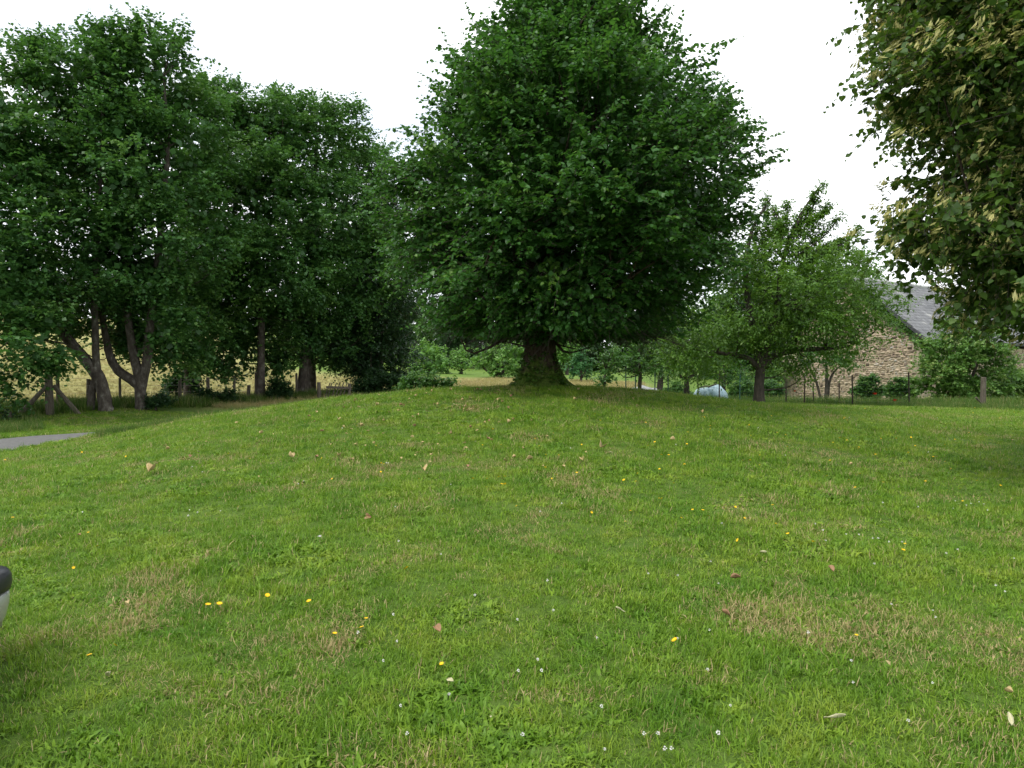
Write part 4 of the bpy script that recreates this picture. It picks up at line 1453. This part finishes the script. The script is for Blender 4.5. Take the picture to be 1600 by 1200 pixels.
# ------------------------------------------------------------------ parked car, mostly outside the picture
def parked_car():
    M_SILVER, n, l, out = new_mat('silver_car_paint')
    p = principled(n, l, out, (.42, .43, .42), .32, .5, .55)
    p.inputs['Coat Weight'].default_value = .5
    M_PLASTIC = noisy_mat('black_bumper_plastic', [(.3, (.012, .013, .016)), (.7, (.022, .023, .027))], 60, rough=.38, spec=.45, bstr=.05, bdist=.002)
    M_GLASS, n, l, out = new_mat('tinted_car_glass')
    principled(n, l, out, (.015, .02, .02), .06, .6)
    M_TYRE = noisy_mat('tyre_rubber', [(.3, (.014, .014, .014)), (.7, (.030, .030, .029))], 30, rough=.9, bstr=.2)
    M_RIM, n, l, out = new_mat('alloy_rim')
    principled(n, l, out, (.5, .5, .5), .35, .5, .8)
    M_LAMP, n, l, out = new_mat('headlamp_glass')
    principled(n, l, out, (.6, .62, .64), .08, .6)
    XR, YF, W, L = -2.465, 3.86, 1.62, 3.75           # right flank, nose, width, length
    cx = XR - W / 2
    base = np.array([cx, YF - L / 2, float(H(cx, YF - L / 2))])
    gz = 0.0
    t = empty('parked_car', base, 'parked silver car, only its black-topped bumper corner showing at the left edge', 'car')
    # body: lofted cross sections along the length (s from nose 0 to tail L)
    prof = [(.07, .42, .60, .70), (.18, .30, .70, .78), (.55, .24, .80, .80), (1.0, .22, .90, .81), (1.45, .22, .95, .81), (2.4, .22, .97, .81), (3.1, .24, .97, .80), (3.5, .32, .93, .78), (3.68, .42, .85, .70)]
    V, F = [], []
    ns = 12
    for s, z0, z1, hw in prof:
        ring = [(-hw, z0), (-hw * 1.0, (z0 + z1) / 2 - .05), (-hw * .99, z1 - .12), (-hw * .93, z1 - .03), (-hw * .6, z1), (0, z1 + .015), (hw * .6, z1), (hw * .93, z1 - .03), (hw * .99, z1 - .12), (hw, (z0 + z1) / 2 - .05), (hw, z0), (0, z0 - .02)]
        V += [(x, L / 2 - s, z) for x, z in ring]
    m = len(prof)
    for i in range(m - 1):
        for k in range(ns):
            F.append((i * ns + k, i * ns + (k + 1) % ns, (i + 1) * ns + (k + 1) % ns, (i + 1) * ns + k))
    me = bpy.data.meshes.new('body')
    me.from_pydata(V, [], F + [tuple(range(ns))[::-1], tuple(range((m - 1) * ns, m * ns))])
    me.materials.append(M_SILVER)
    me.polygons.foreach_set('use_smooth', np.ones(len(me.polygons), bool))
    body = link('body', me, t)
    # cabin
    def loft(rings, name, mat, parent):
        n = len(rings[0])
        v = [p for r in rings for p in r]
        f = [(i * n + k, i * n + (k + 1) % n, (i + 1) * n + (k + 1) % n, (i + 1) * n + k) for i in range(len(rings) - 1) for k in range(n)]
        mb = MB()
        mb.add(v, f + [tuple(range(n))[::-1], tuple(range((len(rings) - 1) * n, len(rings) * n))])
        return mb.build(name, mat, parent)

    def rect(hw, yf, yb, z):
        return [(-hw, yb, z), (-hw, yf, z), (hw, yf, z), (hw, yb, z)]
    loft([rect(.74, L / 2 - 1.02, L / 2 - 3.52, .93), rect(.66, L / 2 - 1.55, L / 2 - 3.25, 1.34)], 'windows', M_GLASS, t)
    loft([rect(.67, L / 2 - 1.52, L / 2 - 3.27, 1.33), rect(.62, L / 2 - 1.66, L / 2 - 3.15, 1.40), rect(.45, L / 2 - 1.9, L / 2 - 2.95, 1.425)], 'roof', M_SILVER, t)
    for sx in (-1, 1):
        for y0, y1 in ((L / 2 - .99, L / 2 - 1.55), (L / 2 - 2.25, L / 2 - 2.3), (L / 2 - 3.54, L / 2 - 3.24)):
            mb = MB()
            mb.tube([(sx * .745, y0, .93), (sx * .665, y1, 1.35)], [.035, .03], 6)
            mb.build('pillar', M_SILVER, t)
    # bumper: rounded in plan, silver skirt below and a black rubbing strip on top
    def bumper(y_sign, name):
        plan = []
        for k in range(33):
            a = math.pi * k / 32
            ca, sa = math.cos(a), math.sin(a)
            x = (W / 2) * math.copysign(abs(ca) ** .45, ca)
            y = .32 * abs(sa) ** .45
            plan.append((x, y))
        def shell(zs, name, mat, parent):
            v, f = [], []
            n = len(plan)
            for z, k, inset in zs:
                for (x, y) in plan:
                    v.append((x * k, y_sign * (L / 2 - .32 + y * inset), z))
            m = len(zs)
            for i in range(m - 1):
                for q in range(n - 1):
                    f.append((i * n + q, i * n + q + 1, (i + 1) * n + q + 1, (i + 1) * n + q))
            f.append(tuple((m - 1) * n + q for q in range(n)))
            f.append(tuple(q for q in reversed(range(n))))
            mb = MB()
            mb.add(v, f)
            return mb.build(name, mat, parent, smooth=True)
        b = shell([(.23, .90, .70), (.27, .945, .82), (.34, .978, .93), (.40, .992, .975), (.455, .994, .98), (.463, .985, .95)], name, M_SILVER, t)
        shell([(.466, .985, .96), (.472, 1.0, 1.0), (.50, 1.006, 1.015), (.54, 1.004, 1.01), (.565, .99, .965), (.578, .955, .87), (.582, .90, .70)], 'rubbing_strip', M_PLASTIC, b)
    bumper(1, 'bumper')
    bumper(-1, 'bumper')
    for sx in (-1, 1):
        mb = MB()
        mb.tube([(sx * .52, L / 2 - .16, .63), (sx * .52, L / 2 - .10, .63)], [.11, .09], 14)
        mb.build('headlight', M_LAMP, t, smooth=True)
        for yy in (L / 2 - .72, -L / 2 + .70):
            mb = MB()
            c = [(sx * .62, yy, .29), (sx * .64, yy, .29), (sx * .79, yy, .29), (sx * .81, yy, .29)]
            mb.tube(c, [.25, .29, .29, .25], 28)
            w = mb.build('wheel', M_TYRE, t, smooth=False)
            mb = MB()
            mb.tube([(sx * .80, yy, .29), (sx * .815, yy, .29)], [.19, .17], 20)
            mb.build('rim', M_RIM, w)
    return t


parked_car()

# ------------------------------------------------------------------ grass
def tuft_mesh(name, n, radius, h0, h1, w, lean, mat, rg, kind='blade'):
    V, F, T = [], [], []
    for i in range(n):
        r = radius * math.sqrt(rg.random())
        a = rg.uniform(0, 6.28)
        b = np.array([r * math.cos(a), r * math.sin(a), -.01])
        az = rg.uniform(0, 6.28)
        h = rg.uniform(h0, h1)
        out = np.array([math.cos(az), math.sin(az), 0])
        side = np.array([-out[1], out[0], 0])
        ln = abs(rg.normal(lean, .28))
        ln = min(ln, 1.35)
        ww = w * rg.uniform(.7, 1.3)
        if kind == 'broad':
            ww *= 2.4
        p1 = b + (out * math.sin(ln * .6) + np.array([0, 0, math.cos(ln * .6)])) * h * .55
        p2 = p1 + (out * math.sin(min(ln * 1.5, 1.7)) + np.array([0, 0, math.cos(min(ln * 1.5, 1.7))])) * h * .5
        o = len(V)
        k = .9 if kind == 'blade' else 1.3
        V += [b - side * ww / 2, b + side * ww / 2, p1 - side * ww * k / 2, p1 + side * ww * k / 2, p2 - side * ww * .12, p2 + side * ww * .12]
        F += [(o, o + 1, o + 3, o + 2), (o + 2, o + 3, o + 5, o + 4)]
        T += [rg.random() * (.8 if kind == 'broad' else 1)] * 6
    return mesh_np(name, np.array(V), np.array(F), mat, np.array(T))


def scatter(name, label, pts, meshes, rg, scale, tilt=.12, pick=None, group=None):
    """One object: tufts instanced on the given points (geometry nodes)."""
    src = bpy.data.collections.new(name + '_tufts')
    for i, me in enumerate(meshes):
        src.objects.link(bpy.data.objects.new('%s_tuft_%02d' % (name, i), me))
    n = len(pts)
    me = bpy.data.meshes.new(name)
    me.vertices.add(n)
    me.vertices.foreach_set('co', np.ascontiguousarray(pts, np.float32).ravel())
    rot = np.stack([rg.normal(0, tilt, n), rg.normal(0, tilt, n), rg.uniform(0, 6.28, n)], -1).astype(np.float32)
    a = me.attributes.new('rot', 'FLOAT_VECTOR', 'POINT')
    a.data.foreach_set('vector', rot.ravel())
    a = me.attributes.new('scl', 'FLOAT', 'POINT')
    a.data.foreach_set('value', np.ascontiguousarray(scale, np.float32))
    a = me.attributes.new('idx', 'INT', 'POINT')
    a.data.foreach_set('value', (rg.integers(0, len(meshes), n) if pick is None else pick).astype(np.int32))
    ob = link(name, me)
    ng = bpy.data.node_groups.new(name, 'GeometryNodeTree')
    ng.interface.new_socket('Geometry', in_out='INPUT', socket_type='NodeSocketGeometry')
    ng.interface.new_socket('Geometry', in_out='OUTPUT', socket_type='NodeSocketGeometry')
    N, Lk = ng.nodes, ng.links
    gi, go = N.new('NodeGroupInput'), N.new('NodeGroupOutput')
    ci = N.new('GeometryNodeCollectionInfo')
    ci.inputs['Collection'].default_value = src
    ci.inputs['Separate Children'].default_value = True
    ci.inputs['Reset Children'].default_value = True
    ip = N.new('GeometryNodeInstanceOnPoints')
    ip.inputs['Pick Instance'].default_value = True

    def attr(nm, ty):
        q = N.new('GeometryNodeInputNamedAttribute')
        q.data_type = ty
        q.inputs['Name'].default_value = nm
        return [o for o in q.outputs if o.enabled and o.name == 'Attribute'][0]
    Lk.new(gi.outputs[0], ip.inputs['Points'])
    Lk.new(ci.outputs[0], ip.inputs['Instance'])
    Lk.new(attr('idx', 'INT'), ip.inputs['Instance Index'])
    e2r = N.new('FunctionNodeEulerToRotation')
    Lk.new(attr('rot', 'FLOAT_VECTOR'), e2r.inputs[0])
    Lk.new(e2r.outputs[0], ip.inputs['Rotation'])
    Lk.new(attr('scl', 'FLOAT'), ip.inputs['Scale'])
    Lk.new(ip.outputs[0], go.inputs[0])
    md = ob.modifiers.new('scatter', 'NODES')
    md.node_group = ng
    tag(ob, label, 'grass', kind='stuff')
    return ob


def lawn_grass():
    rg = np.random.default_rng(51)
    short = [tuft_mesh('lawn_tuft', 34, .085, .022, .062, .0042, .75, M_LAWN, rg) for _ in range(7)]
    short += [tuft_mesh('lawn_tuft', 22, .06, .04, .085, .0044, .5, M_LAWN, rg) for _ in range(2)]
    short += [tuft_mesh('leafy_tuft', 16, .06, .03, .06, .005, 1.0, M_LAWN, rg, 'broad') for _ in range(2)]
    # number of tufts falls off with the distance from the viewer
    dd = np.linspace(2.0, 27, 600)
    dens = np.interp(dd, [2, 4, 7, 11, 16, 20, 27], [620, 560, 330, 190, 130, 90, 55])
    cdf = np.cumsum(dd * dens)
    n = int((1.62 * dd * dens).mean() * 25)
    d = np.interp(rg.random(n), cdf / cdf[-1], dd)
    u = rg.uniform(-.81, .81, n)
    x, y = u * d, d
    ok = (lane_dist(x, y) > 1.15 + rg.uniform(-.15, .25, n)) & (x > fence_x(y) + .2)
    x, y, d = x[ok], y[ok], d[ok]
    z = H(x, y)
    pick = rg.choice(11, len(x), p=[.115] * 7 + [.045, .045, .0525, .0525])
    mat_ = np.sin(x * 3.1 + 1.7 * np.sin(y * 2.3)) * np.sin(y * 2.7 + 1.9 * np.sin(x * 1.9)) + .5 * np.sin(x * 1.1 + y * .7)
    pick = np.where((mat_ > .75) & (rg.random(len(x)) < .7), rg.integers(9, 11, len(x)), pick)        # mats of clover and plantain
    lush = np.sin(x * 1.9 + 2.2 * np.sin(y * 1.3) + 2) * np.sin(y * 2.1 + 1.4 * np.sin(x * 2.6))
    pick = np.where((lush > .62) & (rg.random(len(x)) < .25), rg.integers(7, 9, len(x)), pick)          # coarser clumps
    clump = .5 + .5 * np.sin(x * 2.1 + 1.3 * np.sin(y * 1.1)) * np.sin(y * 1.7 + 1.1 * np.sin(x * .8))
    sc = rg.uniform(.75, 1.25, len(x)) * np.interp(d, [3, 8, 14, 22], [.92, 1.05, 1.25, 1.5]) * (.76 + .40 * clump)
    scatter('lawn_grass', 'short patchy grass of the mown mound', np.stack([x, y, z - .004], -1), short, rg, sc, .15, pick)


lawn_grass()


def rough_grass():
    rg = np.random.default_rng(52)
    tall = [tuft_mesh('tall_tuft', 26, .14, .18, .42, .008, .40, M_TALL, rg) for _ in range(5)]
    pts = []
    # foot of the left fence and of the trees
    n = 5200
    y = rg.uniform(21.5, 38, n)
    x = fence_x(y) + rg.normal(.5, .7, n)
    k = lane_dist(x, y) > 2.0
    pts.append((x[k], y[k], rg.uniform(.6, 1.25, k.sum())))
    # left bank near the scrub
    n = 1500
    y = rg.uniform(19, 25, n)
    x = -.63 * y + rg.uniform(-2.6, .2, n)
    k = (lane_dist(x, y) > 2.6)
    pts.append((x[k], y[k], rg.uniform(.35, .8, k.sum())))
    # far edge of the lawn, left of the linden round to the fence on the right
    n = 3800
    px = rg.uniform(640, 1620, n)
    d = np.interp(px, [640, 850, 960, 1100, 1256, 1422, 1620], [19.5, 18.6, 21, 26, 27.2, 25.4, 22.5]) + rg.normal(0, .5, n)
    x = (px - 800) / FPX * d
    pts.append((x, d, rg.uniform(.16, .38, n) + .3 * (px > 1380)))
    n = 2600
    px = rg.uniform(960, 1640, n)
    d = np.interp(px, [960, 1100, 1256, 1422, 1640], [31, 30.5, 28.3, 26.3, 24]) + rg.uniform(-.2, 4, n)
    x = (px - 800) / FPX * d
    pts.append((x, d, rg.uniform(.45, 1.15, n)))
    # ragged top of the mound edge towards the lane
    n = 1100
    px = rg.uniform(150, 640, n)
    d = np.interp(px, [150, 300, 430, 640], [17.6, 18.6, 19.5, 20]) + rg.normal(0, .45, n)
    x = (px - 800) / FPX * d
    k = lane_dist(x, d) > 1.3
    pts.append((x[k], d[k], rg.uniform(.3, .62, k.sum())))
    x = np.concatenate([p[0] for p in pts])
    y = np.concatenate([p[1] for p in pts])
    s = np.concatenate([p[2] for p in pts])
    scatter('rough_grass', 'taller unmown grass along fences, bank and lawn edge', np.stack([x, y, H(x, y) - .02], -1), tall, rg, s, .12)
    hay = [tuft_mesh('hay_tuft', 30, .25, .25, .55, .014, .40, M_HAY, rg) for _ in range(4)]
    n = 26000
    d = 27 + 36 * rg.random(n) ** 1.2
    u = rg.uniform(-.72, .19, n)
    x = u * d
    h, m = zones(x, d)
    k = (h > .5) & (m < .4) & (lane_dist(x, d) > 2)
    x, y = x[k], d[k]
    scatter('hay_grass', 'dry straw-coloured grass of the unmown meadow', np.stack([x, y, H(x, y) - .02], -1), hay, rg, rg.uniform(.25, .6, len(x)) * np.where(x < fence_x(y), .6, 1), .12)


rough_grass()

# ------------------------------------------------------------------ small things lying or growing in the lawn
def flat_mat(name, c, rough=.6, trans=0.25):
    m, n, l, out = new_mat(name)
    f = noise(n, l, 40, 3, .6, objvec(n))
    cc = mixc(n, l, .4, c, ramp(n, l, f, [(.3, tuple(q * .55 for q in c)), (.7, tuple(min(1, q * 1.25) for q in c))]))
    principled(n, l, out, cc, rough, .25)
    return m


M_YELLOW = flat_mat('yellow_petal', (.80, .50, .010))
M_WHITE = flat_mat('white_petal', (.78, .76, .74))
M_RED = flat_mat('red_petal', (.62, .035, .018))
M_STEM = flat_mat('flower_stem', (.10, .19, .03))
M_DEAD1 = flat_mat('dead_leaf_brown', (.27, .16, .085))
M_DEAD2 = flat_mat('dead_leaf_straw', (.42, .32, .15))
M_DEAD3 = flat_mat('fallen_bract_pale', (.44, .42, .25))


def petal_head(name, n, r, cup, mat, layers=2):
    V, F = [], []
    for L in range(layers):
        rr = r * (1 - .35 * L)
        for i in range(n):
            a = 2 * math.pi * (i + .5 * L) / n
            o = len(V)
            w = math.pi / n * 1.05
            z0, z1 = .002 * L, cup * rr + .002 * L
            V += [(0, 0, z0), (rr * .7 * math.cos(a - w), rr * .7 * math.sin(a - w), z1 * .7), (rr * math.cos(a), rr * math.sin(a), z1), (rr * .7 * math.cos(a + w), rr * .7 * math.sin(a + w), z1 * .7)]
            F.append((o, o + 1, o + 2, o + 3))
    return mesh_np(name, np.array(V), np.array(F), mat)


def ball_head(name, n, r, mat, rg):
    u = unit(rg.normal(0, 1, (n, 3)))
    v, f = leaf_arrays(u * r * .35, u, rg.normal(0, 1, (n, 3)), np.full(n, r * .8), T_NARROW, F_RHOMB)
    return mesh_np(name, v, f, mat)


def stem_mesh(h):
    mb = MB()
    mb.tube([(0, 0, -h), (.004, 0, -h * .5), (0, 0, 0)], [.0016, .0014, .0012], 4)
    o = mb.build('stem', M_STEM)
    me = o.data
    bpy.data.objects.remove(o)
    return me


def curl_leaf(name, mat, w, curl):
    xs, ys = np.linspace(-1, 1, 5), np.linspace(0, 1, 6)
    V = []
    for y in ys:
        hw = w * math.sin(math.pi * min(max(y * .92 + .06, 0), 1)) ** .7
        for x in xs:
            V.append((x * hw, y - .5, curl * (x * x * hw * 1.4 + .35 * (y - .5) ** 2) + .04 * math.sin(7 * y + 3 * x)))
    V = np.array(V)
    n = len(V)
    V = np.concatenate([V, V - np.array([0, 0, .02])])
    i = np.arange(n).reshape(6, 5)
    top = np.stack([i[:-1, :-1], i[:-1, 1:], i[1:, 1:], i[1:, :-1]], -1).reshape(-1, 4)
    rim = np.concatenate([i[0], i[1:, -1], i[-1, ::-1][1:], i[::-1, 0][1:-1]])
    sides = np.array([(rim[k], rim[k - 1], rim[k - 1] + n, rim[k] + n) for k in range(len(rim))])
    return mesh_np(name, V, np.concatenate([top, top[:, ::-1] + n, sides]), mat, smooth=True)


def lawn_details():
    rg = np.random.default_rng(61)
    heads = [petal_head('hawkbit_flower', 13, .017, c, M_YELLOW, 2) for c in (.25, .55)]
    whites = [ball_head('clover_flower', 26, .011, M_WHITE, rg) for _ in range(3)]
    stems = [stem_mesh(h) for h in (.05, .075, .10)]
    yellow = [(635, 895), (815, 850), (1054, 1012), (325, 951), (343, 957), (180, 1025), (140, 1035), (418, 943), (690, 1049), (572, 980), (565, 993), (523, 1005), (483, 958), (115, 893), (138, 838),
              (152, 857), (1338, 1002), (1411, 870), (1414, 853), (1153, 847), (1212, 826), (1231, 842), (1270, 857), (1064, 816), (1082, 802), (1098, 805), (1107, 815), (1132, 801), (1149, 802),
              (1163, 815), (1207, 795), (924, 810), (977, 820), (985, 804), (1030, 781), (1034, 784), (807, 795), (789, 764), (760, 768), (784, 763), (372, 797), (343, 785), (197, 716), (390, 722), (357, 710),
              (8, 724), (20, 816), (128, 711), (1500, 766), (1563, 760), (1504, 788), (1430, 700), (1380, 755), (1280, 736), (1187, 733), (1160, 721), (1115, 716), (1070, 730), (1045, 715), (1044, 717), (1068, 729),
              (1230, 700), (1272, 698), (1305, 695), (1310, 702), (1342, 700), (1385, 704), (1368, 711), (1299, 666), (1318, 658), (1320, 653), (1232, 697), (1205, 650), (1376, 689), (836, 688), (853, 713), (783, 697), (754, 697)]
    special = {(1054, 1012): 'bright yellow flower alone in the nearest grass right of centre', (635, 895): 'yellow flower in open grass left of centre, largest around',
               (815, 850): 'yellow flower standing in the middle of the lawn', (325, 951): 'left one of two yellow flowers side by side in the left grass',
               (343, 957): 'right one of two yellow flowers side by side in the left grass', (140, 1035): 'lower yellow flower of a pair near the bottom left',
               (180, 1025): 'upper yellow flower of a pair near the bottom left', (690, 1049): 'yellow flower low in the picture below the brown leaf', (1338, 1002): 'single yellow flower in the bottom right grass'}
    for _ in range(75):
        yellow.append((rg.uniform(820, 1590), 640 + 130 * rg.random() ** 1.2))
    for _ in range(22):
        yellow.append((rg.uniform(420, 820), rg.uniform(625, 760)))
    for q in yellow:
        g = G(*q)
        if g is None or g[1] > 27 or lane_dist(g[0], g[1]) < 1.4: continue
        k = int(rg.integers(0, 3))
        h = (.05, .075, .10)[k]
        back = g[1] - h * g[1] / EYE * .6      # the head, not the foot, is what the picture shows
        x, y = g[0] * back / g[1], back
        z = float(H(x, y)) + h - .01
        o = link('hawkbit_flower', heads[int(rg.integers(0, 2))], None, (x, y, z))
        o.rotation_euler = (rg.normal(-.25, .3), rg.normal(0, .3), rg.uniform(0, 6.28))
        s = rg.uniform(.6, 1.0) * (1.15 if q in special else 1)
        o.scale = (s, s, s)
        tag(o, special.get(q, 'small yellow hawkbit flower dotted on the far right of the lawn' if g[1] > 9 and g[0] > 1 else 'small yellow hawkbit flower dotted on the far left of the lawn' if g[1] > 9 else 'small yellow hawkbit flower in the nearer right grass' if g[0] > 0 else 'small yellow hawkbit flower in the nearer left grass'), 'flower', 'yellow flowers in the lawn')
        link('stem', stems[k], o)
    white = [(639, 1171), (629, 1119), (623, 1024), (617, 974), (690, 875), (931, 1016), (840, 1052), (846, 1070), (810, 1061), (816, 1170), (938, 1113), (1024, 1155), (1003, 1157), (1035, 1177), (1045, 1183), (942, 1187),
             (1117, 1168), (1384, 857), (1367, 852), (1286, 855), (1282, 837), (1270, 829), (1318, 842), (1338, 842), (1359, 852), (1404, 856), (1472, 872), (1490, 870), (1577, 883), (1430, 799), (1484, 800), (1488, 790),
             (1505, 795), (1512, 792), (1525, 790), (1532, 795), (1538, 803), (1548, 927), (1562, 935), (1450, 963), (1454, 979), (303, 736), (319, 745), (300, 803), (312, 807), (348, 805), (134, 806), (298, 814), (608, 731), (605, 729), (705, 764), (619, 799)]
    special = {(1117, 1168): 'whitest clover head at the bottom of the lawn right of centre', (639, 1171): 'white clover head at the bottom edge left of centre', (629, 1119): 'white clover head above the bottom edge left of centre'}
    for _ in range(40):
        white.append((rg.uniform(450, 1590), 650 + 500 * rg.random() ** 1.4))
    for q in white:
        g = G(*q)
        if g is None or g[1] > 24: continue
        z = g[2] + .045
        o = link('clover_flower', whites[int(rg.integers(0, 3))], None, (g[0], g[1] - .05, z))
        s = rg.uniform(.5, .8) * (1.2 if q in special else 1)
        o.scale = (s, s, s)
        tag(o, special.get(q, 'small white clover head in the grass right of centre' if g[0] > .5 else 'small white clover head in the grass left of centre'), 'flower', 'white clover heads in the lawn')
        link('stem', stems[0], o)
    kinds = [curl_leaf('dead_leaf', M_DEAD1, .34, .9), curl_leaf('dead_leaf', M_DEAD2, .30, .6), curl_leaf('dead_leaf', M_DEAD3, .15, .5), curl_leaf('dead_leaf', M_DEAD2, .40, 1.2)]
    leaves = [((685, 994), 0, .062, 'brown curled dead leaf in the near grass below the middle'), ((705, 1084), 2, .075, 'pale straw bract lying near the bottom centre'), ((1147, 916), 0, .065, 'reddish brown dead leaf right of centre'),
              ((968, 970), 2, .06, 'thin pale bract just right of centre'), ((1131, 978), 0, .05, 'small brown curled leaf below a larger brown one'), ((1190, 877), 2, .075, 'pale bract above the reddish brown leaf'),
              ((1295, 905), 0, .055, 'brown leaf on the dry grass at right'), ((1570, 1093), 3, .035, 'ochre rolled-up leaf near the bottom right corner'), ((1300, 1132), 2, .09, 'long pale green bract at the bottom right'),
              ((1570, 1138), 2, .08, 'long pale bract by the bottom right corner'), ((663, 742), 3, .10, 'pale leaf standing upright on the mound, left of centre'), ((240, 741), 3, .12, 'broad tan leaf on the slope towards the lane'),
              ((938, 705), 3, .13, 'pale yellow leaf on the mound below the linden, right of it'), ((455, 720), 3, .09, 'pale fallen leaf on the left shoulder of the mound'), ((175, 1083), 2, .085, 'long straw-coloured bract in the bottom left grass'),
              ((578, 818), 0, .08, 'crumpled brown leaf in the middle of the left lawn')]
    for q, k, s, lb in leaves:
        g = G(*q)
        o = link('dead_leaf', kinds[k], None, (g[0], g[1] - .03, g[2] + .045))
        o.rotation_euler = (rg.normal(.35, .2), rg.normal(0, .3), rg.uniform(0, 6.28))
        o.scale = (s, s, s)
        tag(o, lb, 'leaf', 'fallen leaves on the lawn')
    n = 0
    while n < 150:
        px, py = 640 + 420 * rg.normal(0, .45), 612 + 130 * rg.random() ** 1.7
        if n > 138: px, py = rg.uniform(60, 1590), rg.uniform(660, 1150)
        g = G(px, py)
        if g is None or g[1] > 21 or lane_dist(g[0], g[1]) < 1.6: continue
        n += 1
        o = link('dead_leaf', kinds[int(rg.choice(4, p=[.22, .38, .15, .25]))], None, (g[0], g[1], g[2] + .035))
        o.rotation_euler = (rg.normal(.1, .25), rg.normal(0, .3), rg.uniform(0, 6.28))
        s = rg.uniform(.035, .07) * (1 if py < 740 else .6)
        o.scale = (s, s, s)
        tag(o, 'small dry fallen leaf scattered on the crest before the linden' if g[1] > 11 else 'small dry fallen leaf scattered on the nearer slope of the lawn', 'leaf', 'fallen leaves on the lawn')
    # poppies by the fence
    head = petal_head('poppy', 6, .055, .75, M_RED, 2)
    st = stem_mesh(.5)
    for px, py, d, sc, lb in ((1367, 617, 27.6, 1.6, 'large red poppy before the stone gable'), (1398, 627, 26.6, 1.5, 'red poppy right of a larger one by the mesh fence'), (1242, 612, 29, .9, 'tiny red poppy before the barn corner')):
        p = P(px, py, d)
        o = link('poppy', head, None, p)
        o.scale = (sc, sc, sc)
        o.rotation_euler = (-.5, .2, 0)
        tag(o, lb, 'flower', 'poppies by the mesh fence')
        link('stem', st, o)


lawn_details()
